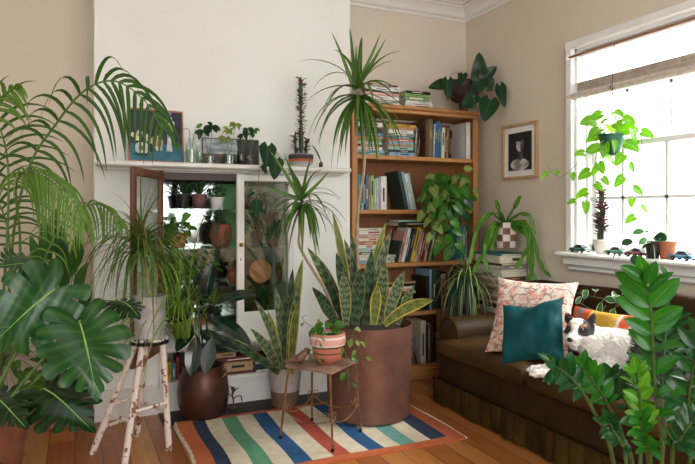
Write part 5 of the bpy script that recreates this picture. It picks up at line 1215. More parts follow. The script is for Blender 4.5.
def toycar(label, px, mat, y=None):
    c = onX(px, 255, XW-.025); c.z = sy; L, W_, H = .145, .06, .042
    t_ = thing('toy_car', label, 'toy car', c, 'toy cars on the window sill')
    def q(x, z, y_): return c+V(y_, x*-1, z)   # car runs along Y, nose towards the far corner
    prof = [(-L/2, .012), (-L/2, .026), (-L/2+.012, .030), (-.03, .033), (.0, .034), (.03, .034), (L/2-.01, .030), (L/2, .022), (L/2, .012)]
    mb = MB(); vs = []; 
    for s_ in (-1, 1):
        for (x, z) in prof: vs.append(q(x, z, s_*W_/2*(.86 if abs(x) > L/2-.013 else 1)))
    k = len(prof); mb.add(vs, [(i, (i+1) % k, k+(i+1) % k, k+i) for i in range(k)]+[tuple(range(k)), tuple(reversed(range(k, 2*k)))]); obj('body', mb, mat, t_, smooth=False)
    mb = MB(); cab_ = [(-.035, .033), (-.018, .050), (.022, .051), (.042, .034)]; vs = []
    for s_ in (-1, 1):
        for (x, z) in cab_: vs.append(q(x, z, s_*W_/2*.78*(1 if z < .04 else .8)))
    mb.add(vs, [(i, i+1, 5+i, 4+i) for i in range(3)]+[(0, 1, 2, 3), (7, 6, 5, 4)]); obj('cabin', mb, m_tglass, t_, smooth=False)
    obj('roof', MB().box(q(.002, .0515, 0), (W_*.62, .04, .002)), mat, t_, smooth=False)
    for x in (-.043, .043):
        for s_ in (-1, 1):
            w_ = obj('wheel', MB().tube([q(x, .012, s_*W_*.42), q(x, .012, s_*W_*.52)], .0125, 14), m_tyre, t_); obj('hubcap', MB().tube([q(x, .012, s_*W_*.52), q(x, .012, s_*W_*.54)], .006, 10), m_chrome, w_)
    for x in (-L/2, L/2): obj('bumper', MB().box(q(x, .015, 0), (W_*.9, .005, .006)), m_chrome, t_, smooth=False)
toycar('dark green toy car at the far end of the window sill', 580, PM('toy_paint_dark_green', '2c6a4e', '205440', 4, .25, coat=.5))
toycar('light green toy car between the cactus pot and the red toy car', 617, PM('toy_paint_mint_green', '4f9470', '3f7e5e', 4, .25, coat=.5))
toycar('red toy car beside the dark pot on the window sill', 637.5, PM('toy_paint_red', '8e2c34', '74222a', 4, .25, coat=.5))
toycar('blue toy car at the near end of the window sill', 683, PM('toy_paint_blue', '4a86a4', '38708e', 4, .25, coat=.5))
tc2 = onX(667, 258, XW+.0); tc2.z = sy
tpot = thing('terracotta_pot', 'plain terracotta pot on the window sill right of the trailing plant', 'plant pot', tc2); pot_lathe(tc2, potprof(.036, .048, .10, .008), m_terra, .08, .042, tpot)
dc = onX(653, 258, XW-.04); dc.z = sy
dpt_ = thing('trailing_hoya', 'dark-potted hoya on the window sill trailing down behind the sofa cushions', 'potted plant', dc); pot_lathe(dc, potprof(.032, .042, .10, .005), m_blackpot, .085, .038, dpt_)
mb = bushleaves(dc+UP*.12, 12, .06, .075, 71, prof=prof_ell, wr=.6, lobe=0, fk=1.0); obj('leaves', mb, L_hoya, dpt_)
vine(dpt_, [dc+UP*.10, P(640, 246, 3.35), P(625, 252, 3.3), P(618, 258, 3.28)], 4, .075, L_dark, 72, prof=prof_ell, wr=.75, lobe=0)
vine(dpt_, [dc+UP*.10, P(655, 262, 3.3), P(651, 278, 3.3), P(640, 292, 3.3), P(622, 304, 3.35), P(600, 312, 3.45), P(578, 302, 3.55)], 12, .085, L_hoya, 73, prof=prof_ell, wr=.55, lobe=0, t0=.2)
vine(dpt_, [P(622, 304, 3.35), P(610, 300, 3.4), P(590, 296, 3.5), P(574, 292, 3.6)], 6, .09, L_hoya, 74, prof=prof_ell, wr=.5, lobe=0)

# ================================================================ BOWL ON THE BOOKCASE
bcx = Vector((2.955, 4.22, ZT)); bw = thing('bowl_plant', 'dark brown bowl of heart-leaved philodendron at the right end of the bookcase top', 'potted plant', bcx)
m_bowl = PM('dark_brown_bowl', '43302a', '2c1f1c', 9, .55, .1)
sn = obj('stand', MB().lathe(bcx, [(.07, 0), (.07, .012), (.04, .02), (.04, .09), (.08, .10)], 24), m_stemd, bw)
mb = MB(); mb.lathe(bcx+UP*.10, [(.06, 0), (.10, .015), (.132, .07), (.14, .13), (.14, .165), (.132, .165), (.125, .13)], 36); bo = obj('bowl', mb, m_bowl, bw); obj('soil', MB().lathe(bcx+UP*.24, [(.128, 0), (.001, .01)], 24, cap0=False), m_soil, bo)
top = bcx+UP*.25
for (bx, by, tx, ty, W, D) in [(480, 80, 479, 52, .15, 4.85), (483, 78, 497, 66, .12, 4.8), (478, 82, 482, 92, .13, 4.7), (463, 74, 461, 85, .085, 4.8), (500, 86, 505, 108, .095, 4.75), (444, 84, 428, 88, .10, 4.7), (448, 80, 447, 98, .11, 4.7), (490, 100, 484, 122, .17, 4.65), (466, 100, 476, 108, .12, 4.65), (475, 96, 462, 106, .12, 4.65), (486, 88, 494, 78, .11, 4.7)]:
    mb = MB(); b = P(bx, by, D); pxleaf(mb, b, P(tx, ty, D-.03), W, prof_heart, n=(tocam(b)+V(rnd.uniform(-.3, .3), 0, .25)), bow=.08, rows=10, cols=6, fold=.15, lobe=.2)
    lf = obj('leaf', mb, L_dark, bw); obj('petiole', MB().tube(bez(top, top.lerp(b, .6)+UP*.04, b, n=6), .0022, 6), m_stemd, lf)
vine(bw, [top, P(456, 72, 4.8), P(449, 80, 4.75), P(452, 95, 4.7), P(462, 105, 4.68), P(458, 115, 4.66)], 2, .05, L_dark, 75, smat=m_stemd)

# ================================================================ POTHOS ON THE SECOND SHELF
qc = Vector((2.78, KY0+.12, S4)); pq = thing('shelf_pothos', 'pothos with pale and dark heart leaves spilling off the second bookcase shelf', 'potted plant', qc)
pot_lathe(qc, potprof(.06, .08, .14), m_blackpot, .12, .07, pq)
mb = bushleaves(P(449, 195, 4.55), 44, .17, .105, 81, fk=1.0, ell=(1, .7, 1.0)); obj('leaves', mb, L_poth, pq)
vine(pq, [qc+UP*.14, P(440, 192, 4.5), P(434, 212, 4.45), P(432, 228, 4.42), P(436, 244, 4.42)], 9, .10, L_pothy, 82)
vine(pq, [qc+UP*.14, P(436, 180, 4.5), P(430, 192, 4.45), P(427, 208, 4.42), P(428, 216, 4.42)], 6, .095, L_pothy, 85)
vine(pq, [qc+UP*.14, P(452, 192, 4.45), P(450, 215, 4.4), P(452, 236, 4.38), P(455, 252, 4.36)], 12, .115, L_poth, 83)
vine(pq, [qc+UP*.14, P(462, 192, 4.5), P(462, 215, 4.45), P(465, 236, 4.42)], 10, .11, L_dark, 84)
vine(pq, [qc+UP*.14, P(444, 190, 4.45), P(442, 225, 4.4), P(444, 250, 4.38)], 8, .11, L_poth, 86)
vine(pq, [qc+UP*.14, P(460, 175, 4.5), P(468, 178, 4.48), P(470, 196, 4.45)], 5, .09, L_pothy, 87)

# ================================================================ SPIDER PLANT + TRAILING CACTUS BY THE SOFA
spc = Vector((2.645, 3.74, DZ)); sp2 = thing('spider_plant', 'cream-striped spider plant on the wooden drawer chest in front of the bookcase', 'potted plant', spc)
pot_lathe(spc, potprof(.055, .075, .19), m_blackpot, .165, .062, sp2)
obj('leaves', head(spc+UP*.21, 90, .46, .019, 91, (15, 86), 3.4, rows=14), L_spider, sp2)
mb = MB(); rr = random.Random(92)
for i in range(14): leaf(mb, spc+UP*.21, (UP+RT*rr.uniform(-.7, .1)-FW*.4).normalized(), rr.uniform(.4, .6), .018, prof_grass, 3.6, rows=14, fold=.3)
obj('dark_leaves', mb, LEAF('dark_strap_leaf', '2f5240', '24463a', rough=.4, trans=.2), sp2)
ccx = Vector((2.975, 3.72, DZ+.478)); cc_ = thing('trailing_cactus', 'trailing leaf cactus in a white and brown chequered pot on the book stack', 'potted plant', ccx)
def checker():
    t = NT('chequered_glaze'); tc = t.new('TexCoord'); s_ = t.new('SeparateXYZ'); t.link(tc.outputs['UV'], s_.inputs[0])
    a = t.math('FLOOR', t.math('MULTIPLY', s_.outputs[0], 8)); b = t.math('FLOOR', t.math('MULTIPLY', s_.outputs[1], 4)); f = t.math('MODULO', t.math('ADD', a, b), 2)
    n = t.noise(tc.outputs['Object'], 30, 3); t.set(Base_Color=t.mix(t.math('GREATER_THAN', f, .5), lin('e4ddd6'), t.mix(n, lin('8a6658'), lin('6a4a40'))), Roughness=.5); return t.mat
mb = MB(); mb.lathe(ccx, [(.066, .001), (.070, .05), (.070, .10), (.072, .15), (.074, .19)], 40, sq=6); mb.lathe(ccx, [(.074, .19), (.066, .19), (.064, .15)], 40, cap0=False, sq=6); pt_ = obj('pot', mb, checker(), cc_)
obj('soil', MB().lathe(ccx+UP*.165, [(.066, 0), (.001, .008)], 20, cap0=False), m_soil, pt_)
def segvine(pts, w, mb):
    path = smooth_path(pts, 5); k = len(path)-1; step = 4
    i = 0
    while i < k:
        a, b = path[i], path[min(i+step, k)]; pxleaf(mb, a, b+(b-a)*.12, w, lambda v: max(.25, math.sin(PI*min(1, .12+v*.8)))**.6 if v < .99 else .3, n=facing(a, rnd, .5), rows=6, cols=2, fold=.1); i += step
mb = MB(); ct = ccx+UP*.18
for pts in ([(502, 220), (494, 222), (487, 235), (484, 255), (488, 270)], [(503, 218), (490, 212), (480, 222), (474, 240), (470, 262)], [(506, 218), (498, 208), (496, 200)], [(512, 218), (516, 205), (520, 196)], [(518, 218), (528, 222), (530, 240), (524, 255), (516, 268)],
   [(520, 220), (532, 232), (536, 252), (542, 268), (550, 276)], [(518, 218), (527, 226), (528, 250), (532, 270), (528, 282)], [(505, 218), (492, 226), (489, 245), (478, 262), (474, 272)], [(508, 218), (500, 212), (486, 216), (477, 230)], [(520, 220), (534, 240), (530, 262), (536, 280)], [(516, 218), (524, 212), (532, 220), (534, 236)], [(504, 219), (496, 230), (492, 250)]):
    D = 4.42; segvine([ct]+[P(x, y, D-.02*i) for i, (x, y) in enumerate(pts)][1:], .032, mb)
obj('stems', mb, LEAF('leaf_cactus_green', '6cae34', '4c9030', rough=.35, trans=.35, rib='94c860', ribw=.12), cc_)

# ================================================================ TABLE PLANT in striped pot
tpz = tc_+UP*.0125+RT*.035; tp = thing('striped_pot_plant', 'small trailing peperomia in a striped terracotta pot on the scrolled table', 'potted plant', tpz)
def bandmat(name, stops):
    t = NT(name); s_ = t.new('SeparateXYZ'); t.link(t.obco(), s_.inputs[0]); r = t.new('ValToRGB'); r.color_ramp.interpolation = 'CONSTANT'; e = r.color_ramp.elements
    while len(e) < len(stops): e.new(.5)
    for i, (p, c) in enumerate(stops): e[i].position = p; e[i].color = lin(c)
    n = t.noise(t.obco(), 25, 3); t.link(t.math('ADD', t.math('MULTIPLY', s_.outputs[2], 5), t.math('MULTIPLY', n, .02)), r.inputs[0]); t.set(Base_Color=r.outputs[0], Roughness=.75); return t.mat
mb = MB(); mb.lathe(tpz, [(.05, 0), (.056, .012), (.075, .02), (.084, .06), (.088, .10), (.098, .103), (.102, .125), (.098, .165), (.09, .168), (.086, .15)], 40)
pp_ = obj('pot', mb, bandmat('striped_terracotta', [(0, 'a86048'), (.2, 'b87058'), (.30, '3c2c2a'), (.33, 'b87058'), (.46, '3a2c2c'), (.50, 'e0d0c4'), (.56, 'd8a494'), (.72, 'e4d8cc'), (.78, 'c08070')]), tp)
obj('soil', MB().lathe(tpz+UP*.15, [(.086, 0), (.001, .008)], 20, cap0=False), m_soil, pp_)
mb = bushleaves(tpz+UP*.18, 16, .075, .06, 101, prof=prof_ell, wr=.7, lobe=0, fk=1.0); obj('leaves', mb, L_poth, tp)
D_ = 3.40
vine(tp, [tpz+UP*.16, P(345, 345, D_), P(352, 335, D_-.05), P(358, 345, D_-.05), P(364, 366, D_-.05)], 9, .055, L_pothy, 102, prof=prof_ell, wr=.65, lobe=0)
vine(tp, [tpz+UP*.16, P(344, 350, D_-.02), P(348, 372, D_-.05), P(349, 392, D_-.05)], 5, .055, L_poth, 103, prof=prof_ell, wr=.6, lobe=0)
vine(tp, [tpz+UP*.16, P(318, 335, D_-.05), P(316, 352, D_-.1), P(322, 366, D_-.1)], 5, .055, L_poth, 104, prof=prof_ell, wr=.7, lobe=0)
vine(tp, [tpz+UP*.16, P(316, 328, D_), P(305, 322, D_), P(302, 316, D_)], 4, .03, L_pothy, 105, prof=prof_ell, wr=.6, lobe=0)
# ================================================================ cuttings and pots on the mantel
def cutting(par, c, tips, size, mat, prof=prof_ell, wr=.5, seed=0, lobe=0, n=4):
    rr = random.Random(seed); ms = MB(); mb = MB()
    for (px, py) in tips:
        t_ = onY(px, py, YF-.12); ms.tube(bez(c+UP*.02, c.lerp(t_, .5)+UP*.03, t_, n=8), .0018, 6)
        for k in range(n):
            a = k*6.28/n+rr.random(); d = (RT*math.cos(a)+UP*math.sin(a)*.5-FW*.4*rr.random()).normalized()
            leaf(mb, t_, d, size*rr.uniform(.7, 1.1), size*wr, prof, .8, facing(t_, rr, .4), rows=7, cols=4, fold=.2, lobe=lobe)
    obj('stems', ms, m_stem, par); obj('leaves', mb, mat, par)
cutting(vB, cB, ((212, 126), (203, 130)), .075, L_dark, wr=.38, seed=1, n=6)
cutting(vC, cC, ((229, 130), (236, 124), (226, 138)), .05, L_pothy, wr=.4, seed=2, n=5)
cutting(vD, cD, ((243, 134), (248, 130)), .05, L_dark, wr=.45, seed=3, n=5)
cutting(vE, cE, ((250, 134), (254, 130)), .045, L_moss, wr=.5, seed=4, n=4)
ms = MB(); ms.tube(smooth_path([cA+UP*.02, onY(190, 140, YF-.11), onY(189, 130, YF-.11), onY(183, 130, YF-.12), onY(178, 142, YF-.14)], 6), .002, 6); ms.tube(smooth_path([cA+UP*.02, onY(193, 140, YF-.11), onY(196, 128, YF-.11)], 6), .002, 6)
obj('stems', ms, m_stem, vA); mb = MB(); leaf(mb, onY(178, 142, YF-.14), (-.1, -.1, -1), .04, .025, prof_ell, 0, (0, -1, 0)); leaf(mb, onY(196, 128, YF-.11), (.4, -.1, .3), .05, .025, prof_ell, 0, (0, -1, 0)); obj('leaves', mb, L_poth, vA)
mb = MB(); leaf(mb, cF+UP*.04, (-.4, -.1, 1), .15, .014, prof_lance, .5, (0, -1, .2)); obj('leaf', mb, L_moss, vF)
# cactus in striped bowl
kc = onY(301, 165, YF-.09); kc.z = ZM+.001
def kbowl(t_, c):
    mb = MB(); mb.lathe(c, [(.05, 0), (.06, .006), (.082, .03), (.088, .065), (.086, .088), (.08, .09), (.076, .075)], 36)
    b_ = obj('bowl', mb, bandmat('striped_bowl', [(0, 'c8c4bc'), (.10, 'a8a8a6'), (.18, 'b8622e'), (.27, '3c3a3a'), (.42, '8c8a88')]), t_); obj('soil', MB().lathe(c+UP*.074, [(.078, 0), (.001, .006)], 20, cap0=False), m_soil, b_); return .072
cactus('tall_cactus', 'tall thin red-leaved cactus in a striped bowl on the right of the mantel', kc, .56, kbowl, 111, L_red, ((-.035, 0, .16), (.04, .01, .13)), .019)
# heart-leaved vine hanging from the mantel
vc = onY(268, 166, YF-.06); vc.z = ZM+.001
hv = thing('mantel_vine', 'heart-leaved vine rooting in a small jar and hanging from the mantel edge', 'potted plant', vc)
obj('jar', MB().lathe(vc, cyl(.022, .07), 20), m_gl, hv)
vine(hv, [vc+UP*.05, P(264, 148, 3.95), P(259, 152, 3.9), P(259, 175, 3.88), P(256, 200, 3.86), P(254, 214, 3.86)], 3, .085, L_dark, 112, stemr=.002, t0=.5)
mb = MB()
for (bx, by, tx, ty, W) in ((268, 146, 266, 168, .12), (276, 160, 274, 180, .11), (257, 202, 255, 218, .08), (277, 222, 277, 240, .06), (270, 228, 268, 242, .05)):
    b = P(bx, by, 3.85); pxleaf(mb, b, P(tx, ty, 3.82), W, prof_heart, n=tocam(b)+V(.2, 0, .2), bow=.06, rows=10, cols=6, lobe=.2)
obj('leaves', mb, L_dark, hv)

# ================================================================ INSIDE THE DISPLAY CABINET
_obj = obj
def obj(name, mb, mats, parent=None, **k):
    if CABZ[0] is not None and name in ('leaves', 'stems'):
        z = CABZ[0]; nx = min([q for q in (.80, 1.06, 1.325, 1.545) if q > z+.05]); lx, hx2 = (CX0+.03, .985) if CABX[0] < 1.0 else (1.01, CX1-.03)
        keep_in(mb, (lx, YF-.01, z+.004), (hx2, YF+.325, nx-.01), .025)
    return _obj(name, mb, mats, parent, **k)
CABZ = [None]; CABX = [0]
def incab(px, z, y=YF+.13): 
    c = onY(px, 200, y); c.z = z; return c
def cabpot(name, label, px, z, prof, mat, y=YF+.13, cat='potted plant'):
    c = incab(px, z+.001, y); CABZ[0] = z; CABX[0] = c.x; t_ = thing(name, label, cat, c); h = prof[-3][1]; pot_lathe(c, prof, mat, h-.02, prof[-1][0], t_, n=24); return t_, c+UP*(h-.02)
S_ = SH[::-1]   # top shelf first
a_, c = cabpot('potted_aloe', 'aloe in a dark square pot on the top glass shelf, leftmost', 183, S_[0], potprof(.035, .048, .10), m_blackpot)
obj('leaves', head(c, 22, .17, .022, 121, (25, 85), .3, prof=prof_lance, fold=.5), L_succ, a_)
a_, c = cabpot('potted_haworthia', 'spiky aloe in a reddish pot at the middle of the top glass shelf', 199, S_[0], potprof(.04, .052, .10), PM('mauve_pot', '7a5450', '5e403e', 12, .6))
obj('leaves', head(c, 26, .20, .02, 122, (30, 86), .2, prof=prof_lance, fold=.5), L_succ, a_)
a_, c = cabpot('small_bushy_plant', 'bushy green succulent in a small white pot on the top glass shelf', 217, S_[0], potprof(.038, .046, .08), m_whitepot)
mb = bushleaves(c+UP*.055, 110, .062, .022, 123, prof=prof_ell, wr=.6, lobe=0, ell=(1.1, 1, .8)); obj('leaves', mb, L_moss, a_)
a_, c = cabpot('hanging_cactus_pot', 'round terracotta pot with stringy grey cactus on the second glass shelf', 221, S_[1], [(.05, 0), (.06, .006), (.078, .06), (.076, .12), (.062, .15), (.066, .16), (.058, .16), (.055, .14)], m_terrad)
mb = head(c, 34, .26, .012, 124, (0, 60), 3.6, rows=12, fold=.6); obj('stems', mb, LEAF('grey_cactus_strand', '6c7a5a', '54624a', rough=.7, trans=.05), a_)
mb = head(c, 16, .18, .02, 125, (20, 80), .5, prof=prof_lance); obj('leaves', mb, L_succ, a_)
a_, c = cabpot('potted_vine', 'small terracotta pot with green vine on the second glass shelf, left', 178, S_[1], potprof(.045, .055, .09), m_terra)
mb = bushleaves(c+UP*.06, 26, .09, .06, 126, fk=1.0); obj('leaves', mb, L_poth, a_)
vine(a_, [c, P(184, 215, 4.05), P(186, 205, 4.0), P(194, 212, 3.95), P(198, 222, 3.92)], 4, .09, L_pothb, 127)
a_, c = cabpot('clay_urn', 'small brown clay pot on the third glass shelf beside the white door frame', 234, S_[2], [(.035, 0), (.04, .005), (.055, .05), (.045, .09), (.062, .11), (.066, .12), (.058, .12), (.05, .1)], m_terrad)
obj('leaves', head(c, 26, .2, .012, 128, (20, 80), 2.2), L_drac, a_)
a_, c = cabpot('potted_fern', 'feathery green plant in a black pot on the third glass shelf', 200, S_[2], potprof(.045, .055, .09), m_blackpot)
obj('leaves', bushleaves(c+UP*.07, 60, .12, .05, 129, prof=prof_ell, wr=.5, lobe=0, ell=(1.2, .7, 1)), L_poth, a_)
a_, c = cabpot('potted_ivy', 'leafy vine in a black pot at the left of the third glass shelf', 176, S_[2], potprof(.04, .05, .08), m_blackpot)
obj('leaves', bushleaves(c+UP*.06, 30, .10, .06, 130, fk=1.0), L_moss, a_)
vine(a_, [c, P(176, 268, 4.0), P(180, 285, 3.98), P(178, 305, 3.96)], 7, .06, L_poth, 131)
CABZ[0] = None
# terracotta disc and pot behind the glass door
dk = incab(260.5, S_[2]+.001, YF+.10); dsc = thing('terracotta_plate', 'round terracotta plate standing upright behind the glass door', 'plate', dk)
mb = MB(); M_ = Matrix.Rotation(PI/2-.08, 3, 'X'); mb.lathe(dk+UP*.081, [(.001, -.006), (.072, -.006), (.081, 0), (.081, .006), (.072, .004), (.001, .003)], 44, M=M_, cap0=False); obj('plate', mb, PM('pale_terracotta', 'd08a62', 'bc7650', 14, .8), dsc)
obj('stand', MB().box(dk+V(0, .02, .006), (.06, .05, .012), bev=.003), m_drawer, dsc)
a_, c = cabpot('round_clay_pot', 'round clay pot behind the terracotta plate in the cabinet', 283, S_[2], [(.03, 0), (.04, .005), (.055, .05), (.048, .09), (.04, .10), (.045, .11), (.038, .11), (.035, .09)], m_terrad, YF+.17)
obj('leaves', head(c, 14, .14, .012, 132, (20, 80), 1.2), L_drac, a_)
a_, c = cabpot('cabinet_snake_plant', 'upright leafy plant behind the upper glass of the right cabinet door', 272, S_[1], potprof(.045, .055, .09), m_blackpot, YF+.14)
obj('leaves', head(c, 30, .34, .022, 133, (35, 86), .7), L_dark, a_)
a_, c = cabpot('cabinet_palm', 'dark leafy plant on the top glass shelf behind the right cabinet door', 262, S_[0], potprof(.035, .045, .06), m_blackpot, YF+.14)
obj('leaves', head(c, 26, .22, .014, 134, (5, 70), 1.4), L_drac, a_)
a_, c = cabpot('cabinet_grass', 'grassy green plant on the lowest glass shelf of the cabinet', 214, S_[3], potprof(.05, .06, .07), m_blackpot)
obj('leaves', head(c, 60, .2, .012, 135, (20, 80), 1.6), L_grass, a_)
a_, c = cabpot('cabinet_fern', 'arching green plant at the right of the lowest glass shelf', 262, S_[3], potprof(.05, .06, .07), m_blackpot)
obj('leaves', head(c, 50, .22, .014, 136, (10, 80), 1.6), L_drac, a_)
a_, c = cabpot('cabinet_creeper', 'green creeper at the left of the lowest glass shelf', 184, S_[3], potprof(.05, .06, .07), m_blackpot)
obj('leaves', bushleaves(c+UP*.08, 60, .11, .05, 137, prof=prof_ell, wr=.5, lobe=0, ell=(1.2, .7, 1)), L_moss, a_)
CABZ[0] = None; obj = _obj
# green card against the back of the cabinet
gc = incab(229, S_[1]+.001, YF+.32); 
gcard = obj('green_card', MB().box(gc+UP*.12, (.16, .008, .24)), PM('green_card_print', '5c9a58', '7cb46c', 6, .6), None, at=gc, smooth=False); tag(gcard, 'green printed card leaning on the back wall of the second cabinet shelf', 'card')
gc = incab(227, S_[0]+.001, YF+.32); 
gcard = obj('green_card', MB().box(gc+UP*.09, (.15, .008, .18)), PM('green_card_print2', '4f9068', '7ab87c', 6, .6), None, at=gc, smooth=False); tag(gcard, 'green printed card behind the white pot on the top cabinet shelf', 'card')
# brown figurine on the hearth
fc = foot(233, 410); fc.z = .011; fg = thing('twig_figurine', 'small twiggy brown metal figure standing on the hearth beside the rusty pot', 'figurine', fc)
m_fig = PM('verdigris_brown', '6c5a40', '463a2a', 30, .5, metal=.4)
obj('base', MB().lathe(fc, [(.03, 0), (.03, .006), (.008, .012)], 16, cap1=True), m_fig, fg)
def fq(x, z, y=0): return fc+RT*x+UP*z-FW*y
mb = MB(); mb.tube(smooth_path([fq(0, .005), fq(.004, .05), fq(-.004, .09), fq(.0, .12)], 4), .0055, 8)
for (x, z, x2, z2) in ((0, .06, .05, .085), (0, .075, -.045, .10), (0, .10, .035, .135), (0, .11, -.02, .15), (.05, .085, .06, .05), (-.045, .10, -.06, .08)): mb.tube([fq(x, z), fq((x+x2)/2, (z+z2)/2+.008, .005), fq(x2, z2)], .004, 6)
obj('body', mb, m_fig, fg); obj('head', MB().ball(fq(0, .13), (.014, .012, .014)), m_fig, fg)
# ================================================================ DOG lying on the sofa
dog_at = P(590, 372, 3.14); dog_at.z = .475
KH = 1.24
S = P(579, 331, 3.19); N = P(567.5, 345, 3.03)
fwd = (N-S).normalized(); f_h = (N-S+UP*.045).normalized(); hs = f_h.cross(UP).normalized(); hu = hs.cross(f_h).normalized()   # hs: picture-left is -hs?
if hs.dot(RT) < 0: hs = -hs
def hp_(x, y, z): return S+(hs*x+f_h*y+hu*z)*KH      # head frame: right, forward, up
HM = Matrix((hs, f_h, hu)).transposed()
chest = P(600, 353, 3.18); mid = P(636, 362, 3.10); rump = P(674, 366, 3.02)
mid.z = .585; rump.z = .575; chest.z = .60
raw = MB()
def cap_(a, b, r0, r1, n=10):
    a, b = Vector(a), Vector(b)
    for i in range(n+1):
        t = i/n; raw.ball(a.lerp(b, t), r0+(r1-r0)*t, 14, 10)
raw.ball(S, (.067, .072, .064), 20, 14, M=HM); raw.ball(hp_(0, .015, .018), (.057, .056, .047), 16, 12, M=HM)
for s_ in (-1, 1): raw.ball(hp_(s_*.034, .012, -.020), (.035, .047, .037), 14, 10, M=HM)
cap_(hp_(0, .03, -.012), hp_(0, .108, -.026), .042, .0262); cap_(hp_(0, .03, -.03), hp_(0, .092, -.046), .032, .020)
raw.ball(hp_(0, .048, .014), (.025, .037, .02), 12, 8, M=HM)
cap_(S-f_h*.02-hu*.02, chest, .068, .098); cap_(chest, mid, .102, .112, 14); cap_(mid, rump, .112, .105, 12)
cap_(rump, rump+V(.03, -.06, -.03), .1, .06)
cap_(chest-UP*.03-FW*.05, chest-UP*.08-FW*.12, .07, .04)
elb = P(586, 370, 3.14); elb.z = .515
pw1 = P(533, 370, 3.14); pw2 = P(536, 377, 3.06); pw1.z = .492; pw2.z = .492
cap_(chest-UP*.04, elb, .06, .036, 8); cap_(elb, elb.lerp(pw1, .75), .032, .020, 10); cap_(elb.lerp(pw1, .75), pw1, .021, .022, 5)
e2 = elb-FW*.07; e2.z = .512; cap_(chest-UP*.05-FW*.04, e2, .05, .034, 8); cap_(e2, e2.lerp(pw2, .75), .030, .019, 10); cap_(e2.lerp(pw2, .75), pw2, .020, .022, 5)
for pw_, src in ((pw1, elb), (pw2, e2)):
    d_ = (pw_-src).normalized(); sd = d_.cross(UP).normalized()
    for k in (-1.5, -.5, .5, 1.5): cap_(pw_+sd*k*.0095, pw_+d_*(.028-.004*abs(k))+sd*k*.0105-UP*.006, .0105, .0085, 4)
# hind leg folded against the belly, thigh and hock
th = rump+V(-.08, .02, -.01); cap_(rump, th, .095, .075, 6); kn = th+V(-.07, .10, -.055); cap_(th, kn, .07, .035, 8); hk_ = kn+V(.05, -.10, -.012); cap_(kn, hk_, .030, .02, 6); pf_ = hk_+V(-.10, .07, -.0); pf_.z = .495; cap_(hk_, pf_, .02, .019, 6)
# tail curled along the seat
tl = smooth_path([rump+V(.05, -.10, -.05), rump+V(.02, -.20, -.07), rump+V(-.10, -.22, -.075), rump+V(-.18, -.14, -.075)], 5)
for i, p in enumerate(tl): raw.ball(p, .028-.0008*i, 10, 8)
# ears are part of the body surface
for s_, tip in ((-1, P(566, 311, 3.19)), (1, P(594, 314, 3.18))):
    b_ = hp_(s_*.040, -.012, .032); tipv = tip
    ax_ = (tipv-b_).normalized()
    for i in range(13):
        t = i/12; w = .030*(1-t)**.7+.003; M_ = Matrix(((hs), ax_.cross(hs).normalized()*1, ax_)).transposed()
        raw.ball(b_.lerp(tipv, t), (w, .007+.006*(1-t), .010), 12, 8, M=M_)
me = bpy.data.meshes.new('dog'); me.from_pydata([tuple(v-dog_at) for v in raw.v], [], raw.f); tmp = bpy.data.objects.new('dog_tmp', me); C.objects.link(tmp)
m_ = tmp.modifiers.new('r', 'REMESH'); m_.mode = 'VOXEL'; m_.voxel_size = .0052; m2_ = tmp.modifiers.new('s', 'SMOOTH'); m2_.factor = .6; m2_.iterations = 5
dg = bpy.context.evaluated_depsgraph_get(); me2 = bpy.data.meshes.new_from_object(tmp.evaluated_get(dg)); bpy.data.objects.remove(tmp); me2.name = 'dog'
eyes = [hp_(-.0255, .050, .012), hp_(.0255, .050, .012)]
earb = [hp_(-.040, -.012, .032), hp_(.040, -.012, .032)]
def furcol(w):
    """coat pattern: white face blaze, chest and legs, black eye patches, ears and back, tan brows, speckled rump"""
    nz = noise.noise(w*38)*.5+noise.noise(w*90)*.3
    h = (w-S)/KH; hx, hy, hz = h.dot(hs), h.dot(f_h), h.dot(hu)
    wht = (.80, .78, .74); blk = (.012, .011, .012); tan = (.38, .20, .09)
    if h.length < .12 and (w-chest).length > .085:
        for e in earb:
            pass
        if hz > .036 and abs(hx) > .022 and hy < .03: return (.10, .06, .05) if (hy > -.004 and hz > .05 and nz > .05) else blk
        for sg, e in ((-1, eyes[0]), (1, eyes[1])):
            q = w-e; qx, qz = q.dot(hs)*sg/KH, q.dot(hu)/KH
            if (qx/.006 > -1.6) and abs(qx-.004) < .010 and abs(qz-.019) < .007+.003*nz and hy > .01: return tan
            if ((qx-.012)/(.024+.006*nz))**2+((qz-.002)/(.026+.006*nz))**2 < 1: return blk
            if hx*sg > .026+.008*nz and hz > -.008 and -.02 < hy < .045 and h.length < .066: return blk
        return wht
    t = (w-chest).dot((rump-chest).normalized())/(rump-chest).length
    if w.z > .50+.05*nz and t > .40+.10*nz and t < .86+.1*nz: return blk if noise.noise(w*160) < .38 else (.2, .19, .18)
    if t >= .80: return (.55, .53, .50) if nz > -.03 else (.06, .055, .055)
    return wht if noise.noise(w*120) < .5 else (.55, .52, .48)
vn = [v.normal.copy() for v in me2.vertices]
for v in me2.vertices:
    w = v.co+dog_at; far = min(1, max(.0, ((w-S).length-.05)/.08)); v.co = v.co+vn[v.index]*(noise.noise(w*70)*.006*far+noise.noise(w*150)*.0015)
ca = me2.color_attributes.new('coat', 'FLOAT_COLOR', 'POINT'); buf = []
for v in me2.vertices: buf += [*furcol(v.co+dog_at), 1]
ca.data.foreach_set('color', buf); me2.polygons.foreach_set('use_smooth', [True]*len(me2.polygons))
t = NT('dog_coat'); at_ = t.new('Attribute', attribute_name='coat'); n = t.noise(t.obco(), 160, 4); t.set(Base_Color=t.mix(t.math('MULTIPLY', n, .25), at_.outputs[0], (.12, .10, .09, 1)), Roughness=.85); t.bump(n, .5, .004); m_coat = t.mat
me2.materials.clear(); me2.materials.append(m_coat)
